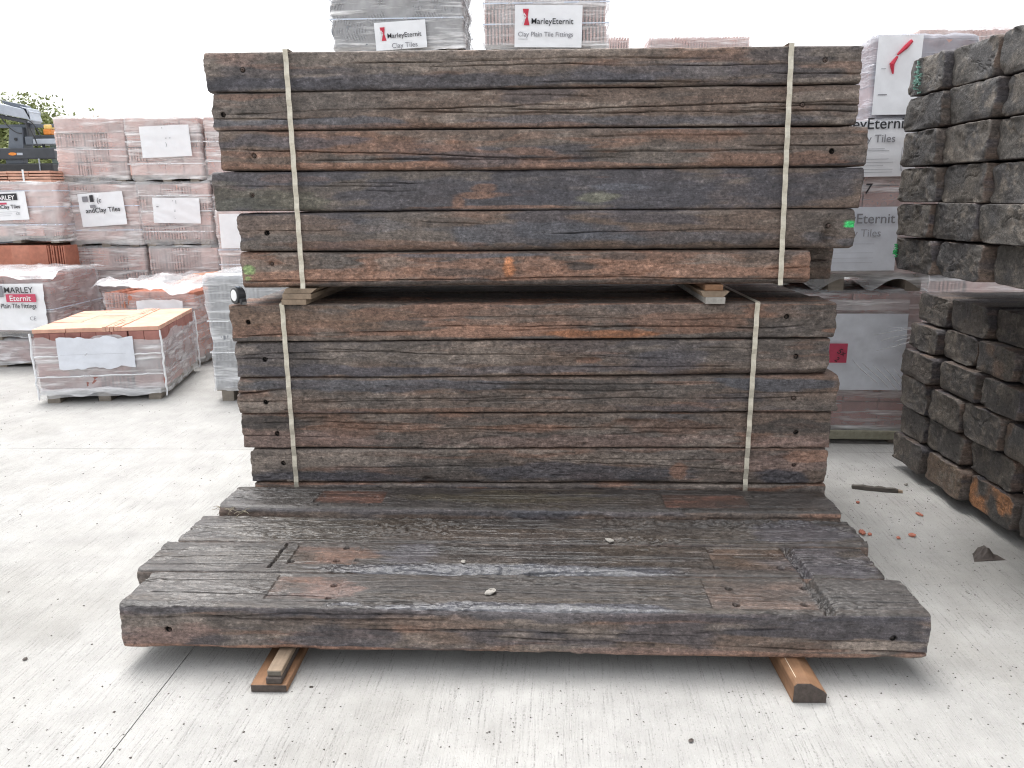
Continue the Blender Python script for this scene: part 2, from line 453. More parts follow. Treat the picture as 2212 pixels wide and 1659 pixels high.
def sleeper_mesh(name, L, W, zt, zb, seed, nx=330, nf=64, nt=10, K=4, tone=(0.5, 0.4, 0.4), cracks=5, feats=(), blobs=(),
                 radii=(0.012, 0.012, 0.012, 0.012), rvar=(), rough=1.0, wet=0.55, topwet=None, endamp=0.007, topdark=False,
                 nb=6, nu=6, endtone=None, tcracks=0):
    """one squared timber: front face y=0, back y=W, length x=0..L, dense rounded grid with real cracks, holes and bruised edges.
    zt, zb: (left, right) heights of top and bottom."""
    R = np.random.RandomState(seed)
    xs = np.linspace(0, L, nx)
    extra = []
    for f in feats:
        if f['t'] == 'hole':
            extra.append(np.linspace(f['x'] - f['r'] * 1.5, f['x'] + f['r'] * 1.5, 13))
        if f['t'] in ('rect',):
            for q in (f['x0'], f['x1']):
                extra.append(np.linspace(q - 0.006, q + 0.006, 7))
        if f['t'] == 'groove':
            extra.append(np.linspace(min(f['xa'], f['xb']) - 0.02, max(f['xa'], f['xb']) + 0.02, 26))
    extra.append(np.array([0.002, 0.006, L - 0.002, L - 0.006]))
    xs = np.unique(np.concatenate([xs] + extra).round(4))
    xs = xs[(xs >= 0) & (xs <= L)]
    nx = len(xs)
    u = xs / L
    ZT = zt[0] + (zt[1] - zt[0]) * u + (fbm(xs * 0.9, xs * 0 + seed, seed, 3) - 0.5) * 0.006
    ZB = zb[0] + (zb[1] - zb[0]) * u + (fbm(xs * 1.1, xs * 0 + seed + 5, seed, 3) - 0.5) * 0.006
    YF = (fbm(xs * 0.8, xs * 0 + seed + 9, seed, 3) - 0.5) * 0.012
    YB = W + xs * 0
    r = []
    for c in range(4):                                   # bottom-front, top-front, top-back, bottom-back
        rr = radii[c] * (0.55 + 0.9 * fbm(xs * 3.0, xs * 0 + c * 7.7, seed + c, 4)) + 0.010 * sst(0.66, 0.8, fbm(xs * 5, xs * 0 + c * 3.1, seed + 31 + c, 3))
        for (cc, x0, hw, ex) in rvar:
            if cc == c:
                rr = rr + ex * sst(hw, hw * 0.35, np.abs(xs - x0)) * (0.8 + 0.4 * fbm(xs * 6, xs * 0, seed + 77, 3))
        # corners get rounder at the ends
        rr = rr + 0.006 * (np.exp(-xs / 0.015) + np.exp(-(L - xs) / 0.015))
        r.append(rr)
    T = ZT - ZB
    seg = [(nf, T, 0, 1), (nt, YB - YF, 1, 2), (nb, T, 2, 3), (nu, YB - YF, 3, 0)]
    P, S, Aco, face = [], [], [], []
    s0 = 0.0
    Tm, Wm = float(T.mean()), W
    for fi, (n, ln, c0, c1) in enumerate(seg):
        i = np.arange(n)
        k = i / n if n >= 24 else (1 - np.cos(np.pi * i / n)) / 2
        lo = 0.293 * r[c0][:, None]; hi = ln[:, None] - 0.293 * r[c1][:, None]
        a = lo + k[None, :] * (hi - lo)
        def arc(a, rr):
            rr = rr[:, None]
            q = np.clip(rr - a, 0, None)
            return rr - np.sqrt(np.maximum(rr * rr - q * q, 0))
        inn = arc(a, r[c0]) + arc(ln[:, None] - a, r[c1])
        X = np.repeat(xs[:, None], n, 1)
        sc = s0 + a
        # ---- relief (positive = into the timber)
        d = (fbm(X * 1.6, sc * 9, seed + 3, 3) - 0.5) * 0.004
        if n >= 24:
            patch = sst(0.48, 0.66, fbm(X * 2.2, sc * 11, seed + 40, 3))
            d = d + (fbm(X * 7, sc * 70, seed + 4, 3) - 0.5) * 0.0018 * rough
            d = d + (fbm(X * 42, sc * 60, seed + 5, 4) - 0.5) * 0.0085 * rough * (0.3 + patch)
            cl = []
            for _ in range(max(1, cracks - 2) if fi == 0 else tcracks * 4):
                ln_ = (R.uniform(0.25, 1.3) if fi == 0 else R.uniform(0.06, 0.75)) * min(1, L / 2.6); x0 = R.uniform(-0.1, L - 0.3 * ln_)
                cl.append((x0, x0 + ln_, R.uniform(0.12, 0.88) * Tm if fi == 0 else R.uniform(0.1, 0.9) * Wm, R.uniform(-0.012, 0.012), R.uniform(0.0010, 0.0019) if fi == 0 else R.uniform(0.0012, 0.0019), R.uniform(0.008, 0.016) if fi == 0 else R.uniform(0.004, 0.012), R.randint(999)))
            for (x0, x1, z0, dz, w, dep, sd) in cl:
                t = (X - x0) / (x1 - x0)
                zc = z0 + dz * t + (fbm(X * 3.2, X * 0, sd, 4) - 0.5) * 0.02
                env = sst(0, 0.12, t) * sst(1, 0.75, t) * (0.35 + 1.0 * fbm(X * 9, X * 0 + 3, sd + 1, 2))
                d = d + dep * env * np.exp(-((a - zc) / (w * (0.6 + env))) ** 2)
        fname = ('front', 'top', 'back', 'bottom')[fi]
        for f in feats:
            if f.get('f', 'front') != fname: continue
            if f['t'] == 'crack':
                t = (X - f['x0']) / (f['x1'] - f['x0'])
                zc = f['a0'] + (f['a1'] - f['a0']) * t + (fbm(X * 4, X * 0, f.get('s', 1), 4) - 0.5) * f.get('wig', 0.016)
                env = sst(-0.02, 0.06, t) * sst(1.02, 0.9, t)
                d = d + f.get('d', 0.02) * 0.75 * env * (0.3 + 1.1 * sst(0.3, 0.6, fbm(X * 6, X * 0 + 2, f.get('s', 1) + 3, 3))) * np.exp(-((a - zc) / (0.58 * f.get('w', 0.0028))) ** 2)
            elif f['t'] == 'hole':
                rr = np.sqrt((X - f['x']) ** 2 + (a - f['a']) ** 2)
                d = d + f.get('d', 0.03) * sst(f['r'] * 1.08, f['r'] * 0.86, rr)
            elif f['t'] == 'rect':
                m = sst(f['x0'] - .003, f['x0'] + .003, X) * sst(f['x1'] + .003, f['x1'] - .003, X) * sst(f['a0'] - .004, f['a0'] + .004, a) * sst(f['a1'] + .004, f['a1'] - .004, a)
                d = d * (1 - 0.6 * m) + f['d'] * m
            elif f['t'] == 'groove':
                t = (a - f['aa']) / (f['ab'] - f['aa'])
                xc = f['xa'] + (f['xb'] - f['xa']) * t + (fbm(a * 40, a * 0, 5, 3) - 0.5) * 0.012
                d = d + f['d'] * (0.5 + fbm(X * 120, a * 120, 8, 2)) * np.exp(-((X - xc) / f['w']) ** 4) * ((t > -0.02) & (t < 1.02))
            elif f['t'] == 'dent':
                q = ((X - f['x']) / f['rx']) ** 2 + ((a - f['a']) / f['ra']) ** 2
                d = d + f['d'] * np.exp(-q) * (0.5 + fbm(X * 30, a * 90, 6, 3))
        inn = inn + d
        if fi == 0:   y = YF[:, None] + inn; z = ZB[:, None] + a
        elif fi == 1: y = YF[:, None] + a; z = ZT[:, None] - inn
        elif fi == 2: y = YB[:, None] - inn; z = ZT[:, None] - a
        else:         y = YB[:, None] - a; z = ZB[:, None] + inn
        P.append(np.stack([X, y, z], -1)); S.append(sc); Aco.append(a); face.append(np.full(n, fi))
        s0 += (Tm, Wm, Tm, Wm)[fi]
    P = np.concatenate(P, 1); S = np.concatenate(S, 1); A = np.concatenate(Aco, 1); face = np.concatenate(face)
    n_per = P.shape[1]
    # ragged ends
    for side in (0, 1):
        e = (fbm(S[0] * 17, S[0] * 0 + side, seed + 60 + side, 3) - 0.5) * endamp * 2.2 + (vn(S[0] * 110, S[0] * 0, seed + 66 + side) - 0.5) * endamp * 0.22
        fall = np.exp(-(xs if side == 0 else L - xs) / 0.03)
        P[:, :, 0] += fall[:, None] * e[None, :] * (1 if side == 0 else -1)
    # ---- colour
    X = P[:, :, 0]
    n1 = fbm(X * 1.5, S * 8, seed + 11, 4); n2 = fbm(X * 4.5, S * 26, seed + 12, 4); n3 = fbm(X * 2.2, S * 14, seed + 13, 4); n4 = fbm(X * 3, S * 30, seed + 14, 4)
    C = GREY + (BROWN - GREY) * sst(0.35, 0.65, n1)[..., None]
    def lay(C, m, c): return C + (c - C) * m[..., None]
    ta, ru, pa = tone
    C = lay(C, sst(0.64 - 0.22 * ta, 0.74 - 0.2 * ta, n3) * 0.85 * min(1, ta * 1.6), TAR)
    C = lay(C, sst(0.66 - 0.2 * ru, 0.78 - 0.2 * ru, n4) * 0.8 * min(1, ru * 1.7), RUST)
    C = lay(C, sst(0.62 - 0.16 * pa, 0.80 - 0.16 * pa, n2) * 0.65 * min(1, pa * 1.6), PALE)
    C = C * (0.74 + 0.52 * fbm(X * 16, S * 48, seed + 15, 4))[..., None]
    wetm = np.full(X.shape, wet)
    if topwet is not None:
        tm = np.broadcast_to((face == 1)[None, :], X.shape)
        if topdark:
            g = (0.52 + 0.42 * fbm(X * 5, S * 110, seed + 16, 3))[..., None]
            Ct = lay(DARK * g * 1.05 + 0 * C, sst(0.45, 0.7, n3) * 0.7, np.array((0.046, 0.036, 0.028)))
            Ct = lay(Ct, sst(0.5, 0.75, n2) * 0.5, GREY * 0.6)
            C = np.where(tm[..., None], Ct, C)
        wetm = np.where(tm, topwet + 0.35 * (n1 - 0.5), wetm)
    for b in blobs:
        fi = {'front': 0, 'top': 1}[b[0]]
        _, bx, ba, rx, ra, cc, st = b[:7]
        q = np.sqrt(((X - bx) / rx) ** 2 + ((A - ba) / ra) ** 2) + (fbm(X * 7, A * 32, seed + int(bx * 100) % 50, 4) - 0.5) * (b[7] if len(b) > 7 else 1.3)
        m = sst(1.15, 0.7, q) * st * (face == fi)[None, :]
        C = lay(C, m, np.asarray(cc) * (0.8 + 0.4 * n2[..., None]))
        if len(b) > 8: wetm = np.where(m > 0.3, b[8], wetm)
    for f in feats:
        if f['t'] == 'rect' and 'c' in f:
            m = (sst(f['x0'] - .004, f['x0'] + .01, X) * sst(f['x1'] + .004, f['x1'] - .01, X) * sst(f['a0'] - .004, f['a0'] + .01, A) * sst(f['a1'] + .004, f['a1'] - .01, A)) * (face == 1)[None, :]
            m = m * (0.35 + 0.75 * sst(0.3, 0.65, fbm(X * 9, A * 20, seed + 90, 4)))
            C = lay(C, np.clip(m, 0, 1) * f.get('cs', 0.85) * (0.45 + 0.7 * sst(0.35, 0.6, n2)).clip(0, 1), np.asarray(f['c']))
    # ---- caps: concentric rings
    verts = [P.reshape(-1, 3)]; cols = [np.concatenate([C, wetm[..., None]], -1).reshape(-1, 4)]
    faces = []
    idx = np.arange(nx * n_per).reshape(nx, n_per)
    a = idx[:-1]; b = idx[1:]
    q = np.stack([a, b, np.roll(b, -1, 1), np.roll(a, -1, 1)], -1).reshape(-1, 4)
    faces.append(q[:, ::-1])
    base = nx * n_per
    tri = []
    for side in (0, 1):
        rim = P[0] if side == 0 else P[-1]
        ctr = np.array([rim[:, 0].mean(), W / 2, (rim[:, 2].max() + rim[:, 2].min()) / 2])
        prev = idx[0] if side == 0 else idx[-1]
        sgn = -1 if side == 0 else 1
        cr = [(R.uniform(0, 6.28), R.uniform(0.003, 0.009)) for _ in range(R.randint(0, 4))]
        for j in range(1, K):
            t = 1 - (j / K) ** 1.0 * 1.0 if K < 6 else (1 - 0.03 if j == 1 else 1 - (j - 1) / (K - 1))
            ring = ctr + (rim - ctr) * t
            yy, zz = ring[:, 1], ring[:, 2]
            bul = 0.003 * (1 - t) ** 0.3 if K < 6 else 0.006
            rel = (fbm(yy * 16 + seed, zz * 16, seed + 70, 3) - 0.5) * 0.006 + (fbm(yy * 75 + seed, zz * 60, seed + 71, 4) - 0.5) * 0.007 * sst(0.35, 0.65, fbm(yy * 9, zz * 9 + seed, seed + 73, 3))
            if K >= 6:
                ang = np.arctan2(zz - ctr[2], yy - ctr[1])
                for (aa, dd) in cr:
                    df = np.abs(np.angle(np.exp(1j * (ang - aa - 0.25 * np.sin(t * 9 + aa)))))
                    rel = rel - dd * np.exp(-(df * (0.15 + t) / 0.024) ** 2) * sst(0.02, 0.35, t)
                rel = rel - 0.005 * sst(0.55, 0.75, fbm(yy * 9 + seed, zz * 12, seed + 72, 3))
            wt = float(sst(0.72, 1.0, t)) if K >= 6 else t
            ring[:, 0] = rim[:, 0].mean() * (1 - wt) + rim[:, 0] * wt + sgn * (bul + rel)
            verts.append(ring)
            ya = yy + seed * 0.37
            c1 = fbm(ya * 9, zz * 9, seed + 80, 4); c2 = fbm(ya * 40, zz * 40, seed + 81, 4); c3 = fbm(ya * 6, zz * 8, seed + 82, 3)
            eb = np.array((0.084, 0.078, 0.070)) if endtone is None else np.asarray(endtone[0])
            e2 = np.array((0.060, 0.064, 0.074)) if endtone is None else np.asarray(endtone[1])
            cc = eb + (e2 - eb) * sst(0.38, 0.62, c1)[:, None]
            cc = cc + (np.array((0.17, 0.145, 0.12)) - cc) * (sst(0.5, 0.72, c2) * sst(0.35, 0.6, c3) * 0.75)[:, None]
            if endtone is not None and len(endtone) > 2:
                cc = cc + (np.asarray(endtone[2]) - cc) * (sst(0.45, 0.6, c3) * 0.8)[:, None]
            cols.append(np.concatenate([cc, np.full((n_per, 1), 0.5)], 1))
            cur = base + np.arange(n_per); base += n_per
            q = np.stack([prev, cur, np.roll(cur, -1), np.roll(prev, -1)], -1)
            faces.append(q if side == 0 else q[:, ::-1])
            prev = cur
        verts.append(ctr[None, :] + np.array([[sgn * 0.003, 0, 0]])); cols.append(np.array([[0.075, 0.07, 0.064, 0.5]]))
        cur = base; base += 1
        t3 = np.stack([prev, np.full(n_per, cur), np.roll(prev, -1)], -1)
        tri.append(t3 if side == 0 else t3[:, ::-1])
    V = np.concatenate(verts); Q = np.concatenate(faces); T3 = np.concatenate(tri)
    CL = np.concatenate(cols)
    CL[:, :3] *= WOOD_GAIN if K < 6 else 0.9
    me = bpy.data.meshes.new(name)
    me.vertices.add(len(V)); me.vertices.foreach_set('co', V.astype(np.float32).ravel())
    me.loops.add(Q.size + T3.size); me.loops.foreach_set('vertex_index', np.concatenate([Q.ravel(), T3.ravel()]).astype(np.int32))
    me.polygons.add(len(Q) + len(T3))
    st = np.concatenate([np.arange(len(Q)) * 4, Q.size + np.arange(len(T3)) * 3]).astype(np.int32)
    me.polygons.foreach_set('loop_start', st)
    me.polygons.foreach_set('use_smooth', np.ones(len(st), bool))
    me.update(calc_edges=True)
    at_ = me.attributes.new('col', 'FLOAT_COLOR', 'POINT')
    at_.data.foreach_set('color', CL.astype(np.float32).ravel())
    me.materials.append(M_SLEEPER)
    return me

# small fittings shared by sleepers
def cup_mesh(r, d):
    b = MB(); n = 14
    v = [(r * math.cos(2 * math.pi * k / n), 0.0, r * math.sin(2 * math.pi * k / n)) for k in range(n)]
    v += [(x, d, z) for x, _, z in v]
    b.add(v, [(k, (k + 1) % n, (k + 1) % n + n, k + n) for k in range(n)] + [tuple(range(n, 2 * n))])
    return b.mesh('bolt_hole', M_HOLE)
ME_CUP = cup_mesh(0.0092, 0.022)
def bolt_mesh():
    b = MB(); n = 14; r = 0.0078
    prof = [(0.0, r), (-0.0025, r * 0.9), (-0.0045, r * 0.55), (-0.005, 0.002)]
    v = []; f = []
    for y, q in [(0.012, r)] + prof:
        v += [(q * math.cos(2 * math.pi * k / n), y, q * math.sin(2 * math.pi * k / n)) for k in range(n)]
    for i in range(4):
        f += [(i * n + k, (i + 1) * n + k, (i + 1) * n + (k + 1) % n, i * n + (k + 1) % n) for k in range(n)]
    f.append(tuple(4 * n + k for k in range(n)))
    return b.add(v, f).mesh('bolt', M_RUST, True)
ME_BOLT = bolt_mesh()

YFRONT = 3.335
UP = [(112, 96), (199, 181), (283, 271), (371, 360), (459, 450), (545, 539), (624, 612)]
LO = [(657, 654), (739, 731), (817.5, 810.5), (894, 891), (971, 969), (1042, 1046), (1112, 1119)]

def bound(pair, xa, xb, x_world):
    """height of a course joint at x_world on the stack's front plane"""
    p, q = at(xa, pair[0], 'y', YFRONT), at(xb, pair[1], 'y', YFRONT)
    return p[2] + (q[2] - p[2]) * (x_world - p[0]) / (q[0] - p[0])

def course_sleeper(label, group, pl, pr, bt, bb, xa, xb, seed, off=0.0, marks=(), fs=1.0, **kw):
    """pl, pr: pixel columns of the two ends; marks: (pixel x, pixel y, 'hole'|'bolt')"""
    ym = (bt[0] + bb[1]) / 2
    x0 = at(pl, ym, 'y', YFRONT)[0]; x1 = at(pr, ym, 'y', YFRONT)[0]
    g = 0.0018
    zt = [bound(bt, xa, xb, x) - g for x in (x0, x1)]; zb = [bound(bb, xa, xb, x) + g for x in (x0, x1)]
    z0 = zb[0]
    L = x1 - x0
    feats = list(kw.pop('feats', ()))
    kids = []
    for (mx, my, kind) in marks:
        w = at(mx, my, 'y', YFRONT)
        ux = w[0] - x0
        zloc = zb[0] + (zb[1] - zb[0]) * ux / L
        feats.append(dict(t='hole', x=ux, a=w[2] - zloc, r=0.0105, d=0.024 if kind == 'hole' else 0.009))
        kids.append((ux, w[2] - z0, kind))
    me = sleeper_mesh('railway_sleeper', L, 0.25, [z - z0 for z in zt], [z - z0 for z in zb], seed, feats=feats, **kw)
    o = link('railway_sleeper', me, None, (x0, YFRONT + off, z0))
    tag(o, label, 'railway sleeper', group)
    for (ux, uz, kind) in kids:
        if kind == 'hole':
            link('bolt_hole', ME_CUP, o, (ux, 0.003, uz))
        else:
            link('bolt', ME_BOLT, o, (ux, 0.006, uz))
    return o, x0, x1, z0

G_UP = 'sleepers strapped in the upper bundle'
G_LO = 'sleepers strapped in the lower bundle'
XA, XB = 460, 1850
H_ = 0.155
def fx(px, pl, pr, L=2.6): return (px - pl) / (pr - pl) * L

r1 = course_sleeper('topmost sleeper of the tall strapped stack, bolts at both ends', G_UP, 443, 1862, UP[0], UP[1], XA, XB, 101,
    marks=[(523, 150, 'bolt'), (1783, 130, 'bolt')], tone=(0.35, 0.3, 0.75), cracks=6, rough=1.25, endamp=0.009,
    radii=(0.014, 0.008, 0.012, 0.012),
    feats=[dict(t='crack', x0=0.75, x1=2.35, a0=0.088, a1=0.075, s=3, w=0.0026, d=0.016)],
    blobs=[('front', 0.9, 0.028, 1.1, 0.03, TAR, 0.8), ('front', 0.25, 0.03, 0.4, 0.03, TAR * 0.9, 0.8), ('front', 1.1, 0.12, 0.7, 0.04, PALE * 0.95, 0.6), ('front', 1.9, 0.05, 0.5, 0.03, TAR * 1.1, 0.6),
           ('front', 0.12, 0.13, 0.12, 0.03, PINK, 0.6), ('front', 2.5, 0.12, 0.12, 0.04, PALE, 0.6)])
r2 = course_sleeper('grey weathered sleeper second from the top, split by long wavy cracks', G_UP, 458, 1855, UP[1], UP[2], XA, XB, 102, off=0.004,
    marks=[(481, 247, 'hole'), (1735, 226, 'bolt')], tone=(0.35, 0.15, 0.6), cracks=7, rough=1.1, endamp=0.012,
    feats=[dict(t='crack', x0=0.02, x1=1.5, a0=0.062, a1=0.092, s=8, w=0.003, d=0.02, wig=0.02), dict(t='crack', x0=1.2, x1=2.6, a0=0.068, a1=0.09, s=9, w=0.003, d=0.02, wig=0.02),
           dict(t='crack', x0=0.0, x1=0.55, a0=0.05, a1=0.042, s=10, w=0.0028, d=0.016), dict(t='crack', x0=2.2, x1=2.62, a0=0.07, a1=0.052, s=10, w=0.003, d=0.016)],
    blobs=[('front', 0.35, 0.026, 0.55, 0.022, BLUE, 0.8), ('front', 1.35, 0.03, 0.4, 0.02, BLUE, 0.6), ('front', 2.0, 0.025, 0.5, 0.02, BLUE, 0.5), ('front', 0.9, 0.01, 0.9, 0.012, RUST, 0.45), ('front', 0.12, 0.14, 0.2, 0.02, RUST * 0.9, 0.6)])
r3 = course_sleeper('sleeper third from the top with a broad rust smear left of centre', G_UP, 474, 1873, UP[2], UP[3], XA, XB, 103, off=-0.002,
    marks=[(549, 337, 'bolt'), (1797, 327, 'hole')], tone=(0.5, 0.45, 0.3), cracks=6, rough=0.95, endamp=0.006, radii=(0.02, 0.01, 0.012, 0.012),
    feats=[dict(t='crack', x0=0.0, x1=1.4, a0=0.09, a1=0.045, s=21, w=0.003, d=0.02), dict(t='crack', x0=2.15, x1=2.62, a0=0.088, a1=0.080, s=4, w=0.0035, d=0.018),
           dict(t='dent', x=1.55, a=0.04, rx=0.25, ra=0.02, d=0.01)],
    blobs=[('front', 0.62, 0.105, 0.36, 0.05, RUST * 0.95, 0.75), ('front', 0.3, 0.115, 0.3, 0.03, TAR * 1.2, 0.7), ('front', 0.5, 0.018, 0.55, 0.016, RUST * 1.25, 0.85), ('front', 1.3, 0.012, 0.9, 0.012, RUST * 1.1, 0.6),
           ('front', 1.95, 0.13, 0.25, 0.025, RUST * 0.95, 0.7), ('front', 2.3, 0.03, 0.35, 0.03, RUST * 0.95, 0.7), ('front', 1.1, 0.04, 0.2, 0.03, BLUE, 0.5)])
r4 = course_sleeper('dark blue-black sleeper fourth from the top with a rusty scrape mid length', G_UP, 460, 1864, UP[3], UP[4], XA, XB, 104, off=0.006,
    marks=[(544, 422, 'bolt')], tone=(0.8, 0.15, 0.2), cracks=3, rough=0.6, wet=0.45, endamp=0.006,
    feats=[dict(t='crack', x0=0.0, x1=0.8, a0=0.105, a1=0.098, s=31, w=0.0022, d=0.012), dict(t='crack', x0=0.65, x1=0.85, a0=0.085, a1=0.08, s=33, w=0.003, d=0.014)],
    blobs=[('front', 1.0, 0.06, 0.5, 0.07, TAR * 0.95, 0.85), ('front', 1.9, 0.06, 0.6, 0.06, TAR, 0.7), ('front', 2.45, 0.08, 0.25, 0.07, TAR, 0.7), ('front', 0.2, 0.05, 0.25, 0.06, OLIVE, 0.6),
           ('front', 1.10, 0.062, 0.11, 0.016, RUST * 1.1, 0.8, 1.0), ('front', 1.03, 0.035, 0.035, 0.03, RUST * 1.1, 0.8, 1.0), ('front', 1.14, 0.09, 0.05, 0.02, RUST * 0.95, 0.7, 1.0),
           ('front', 1.25, 0.012, 0.4, 0.008, RUST, 0.7), ('front', 1.62, 0.05, 0.10, 0.025, OLIVE * 1.6, 0.7), ('front', 1.72, 0.09, 0.12, 0.014, BLUE * 1.3, 0.6)])
r5 = course_sleeper('sleeper fifth from the top with green paint on its right end', G_UP, 514, 1845, UP[4], UP[5], XA, XB, 105, off=0.0,
    marks=[(576, 504, 'hole'), (1792, 488, 'bolt')], tone=(0.55, 0.25, 0.35), cracks=4, rough=1.0, endamp=0.010, radii=(0.02, 0.022, 0.012, 0.012),
    rvar=[(0, 1.9, 0.9, 0.028), (0, 1.05, 0.5, 0.018)],
    feats=[dict(t='dent', x=2.475, a=0.055, rx=0.028, ra=0.045, d=0.04), dict(t='crack', x0=0.0, x1=0.45, a0=0.085, a1=0.09, s=41, w=0.0022, d=0.012)],
    blobs=[('front', 0.2, 0.11, 0.35, 0.05, BROWN * 1.25, 0.7), ('front', 1.3, 0.07, 0.45, 0.05, BLUE, 0.75), ('front', 1.9, 0.05, 0.5, 0.03, BLUE * 0.9, 0.6), ('front', 0.6, 0.025, 0.4, 0.02, RUST * 0.7, 0.6),
           ('front', 0.6, 0.1, 0.15, 0.03, BLUE * 1.2, 0.4), ('front', 2.55, 0.098, 0.04, 0.020, GREEN, 0.95, 1.8), ('front', 2.55, 0.03, 0.05, 0.02, BLUE, 0.6)])
r6 = course_sleeper('orange-brown rounded sleeper at the bottom of the upper bundle', G_UP, 522, 1748, UP[5], UP[6], XA, XB, 106, off=-0.006,
    marks=[(588, 570, 'bolt')], tone=(0.25, 0.9, 0.55), cracks=5, rough=1.5, wet=0.5, endamp=0.007, radii=(0.03, 0.024, 0.012, 0.012),
    feats=[dict(t='crack', x0=0.0, x1=1.2, a0=0.025, a1=0.03, s=51, w=0.003, d=0.018), dict(t='crack', x0=1.1, x1=2.4, a0=0.035, a1=0.02, s=52, w=0.003, d=0.018),
           dict(t='dent', x=0.80, a=0.0, rx=0.02, ra=0.02, d=0.02), dict(t='dent', x=1.09, a=0.0, rx=0.015, ra=0.018, d=0.02)],
    blobs=[('front', 0.45, 0.05, 0.5, 0.03, RUST * 1.5, 0.8), ('front', 1.15, 0.07, 0.6, 0.045, RUST * 1.25, 0.8), ('front', 1.9, 0.06, 0.5, 0.03, RUST * 1.35, 0.8), ('front', 2.4, 0.08, 0.12, 0.05, RUST * 1.2, 0.7),
           ('front', 1.145, 0.085, 0.028, 0.04, ORANGE, 0.85, 0.8), ('front', 1.02, 0.135, 0.3, 0.015, BLUE, 0.7), ('front', 1.45, 0.08, 0.09, 0.03, DARK, 0.85), ('front', 1.0, 0.06, 0.2, 0.02, DARK, 0.6), ('front', 1.3, 0.012, 1.2, 0.012, GREY * 0.8, 0.7), ('front', 1.62, 0.12, 0.12, 0.02, DARK, 0.6),
           ('front', 0.035, 0.075, 0.022, 0.016, (0.17, 0.27, 0.10), 0.7, 2.8), ('front', 0.025, 0.045, 0.018, 0.012, (0.17, 0.3, 0.10), 0.6, 2.8)])
XA2, XB2 = 510, 1795
r7 = course_sleeper('rust-streaked sleeper on top of the lower bundle, under the spacers', G_LO, 500, 1805, LO[0], LO[1], XA2, XB2, 107, off=-0.004, nt=44,
    marks=[(537, 695, 'hole'), (1699, 684, 'hole')], tone=(0.15, 0.75, 0.35), cracks=6, rough=1.1, endamp=0.009, radii=(0.012, 0.010, 0.012, 0.012), topwet=0.55,
    feats=[dict(t='crack', x0=0.9, x1=1.9, a0=0.06, a1=0.05, s=61, w=0.0035, d=0.02), dict(t='crack', x0=0.0, x1=0.9, a0=0.03, a1=0.045, s=62, w=0.003, d=0.02), dict(t='crack', x0=1.6, x1=2.5, a0=0.05, a1=0.05, s=63, w=0.003, d=0.016)],
    blobs=[('front', 0.3, 0.1, 0.45, 0.05, (0.15, 0.095, 0.066), 0.7), ('front', 1.15, 0.035, 0.45, 0.025, RUST * 1.4, 0.85), ('front', 1.55, 0.025, 0.25, 0.02, ORANGE * 0.7, 0.7), ('front', 1.95, 0.07, 0.3, 0.05, RUST * 0.95, 0.7),
           ('front', 1.4, 0.11, 0.3, 0.04, BROWN * 1.2, 0.6), ('front', 2.45, 0.1, 0.16, 0.05, GREY * 0.9, 0.7), ('top', 0.12, 0.02, 0.12, 0.05, RUST * 1.1, 0.7)])
r8 = course_sleeper('brown sleeper second in the lower bundle with a tarry lower edge', G_LO, 509, 1790, LO[1], LO[2], XA2, XB2, 108, off=0.004,
    marks=[(571, 777, 'hole'), (1720, 771, 'hole')], tone=(0.3, 0.3, 0.5), cracks=6, rough=1.1, endamp=0.007, rvar=[(0, 2.3, 0.45, 0.03)],
    feats=[dict(t='crack', x0=0.35, x1=1.9, a0=0.125, a1=0.075, s=71, w=0.0026, d=0.016), dict(t='dent', x=1.55, a=0.075, rx=0.05, ra=0.01, d=0.014)],
    blobs=[('front', 0.4, 0.03, 0.5, 0.028, TAR * 1.1, 0.85), ('front', 1.3, 0.03, 0.6, 0.02, TAR * 1.2, 0.6), ('front', 0.9, 0.1, 0.5, 0.04, PALE * 0.85, 0.5), ('front', 1.55, 0.068, 0.06, 0.012, RUST * 0.9, 0.8), ('front', 1.9, 0.07, 0.15, 0.06, TAR * 1.2, 0.6)])
r9 = course_sleeper('sleeper third in the lower bundle, bluish top edge, forked left end', G_LO, 515, 1808, LO[2], LO[3], XA2, XB2, 109, off=-0.008,
    marks=[(575, 868, 'hole'), (1714, 860, 'bolt')], tone=(0.4, 0.35, 0.35), cracks=5, rough=1.0, endamp=0.012, radii=(0.012, 0.028, 0.012, 0.012),
    feats=[dict(t='crack', x0=-0.02, x1=0.22, a0=0.095, a1=0.112, s=81, w=0.005, d=0.03), dict(t='crack', x0=0.0, x1=1.3, a0=0.058, a1=0.075, s=82, w=0.003, d=0.018), dict(t='crack', x0=2.1, x1=2.6, a0=0.085, a1=0.09, s=83, w=0.003, d=0.02), dict(t='crack', x0=1.1, x1=2.5, a0=0.062, a1=0.066, s=84, w=0.003, d=0.016)],
    blobs=[('front', 0.7, 0.13, 0.7, 0.028, BLUE * 0.85, 0.8), ('front', 1.5, 0.12, 0.35, 0.03, DARK, 0.8), ('front', 2.35, 0.125, 0.3, 0.028, BLUE * 0.9, 0.85), ('front', 0.08, 0.035, 0.12, 0.035, PALE * 0.9, 0.8), ('front', 0.95, 0.015, 0.5, 0.012, RUST, 0.6), ('front', 1.4, 0.02, 0.3, 0.02, BROWN * 1.2, 0.6)])
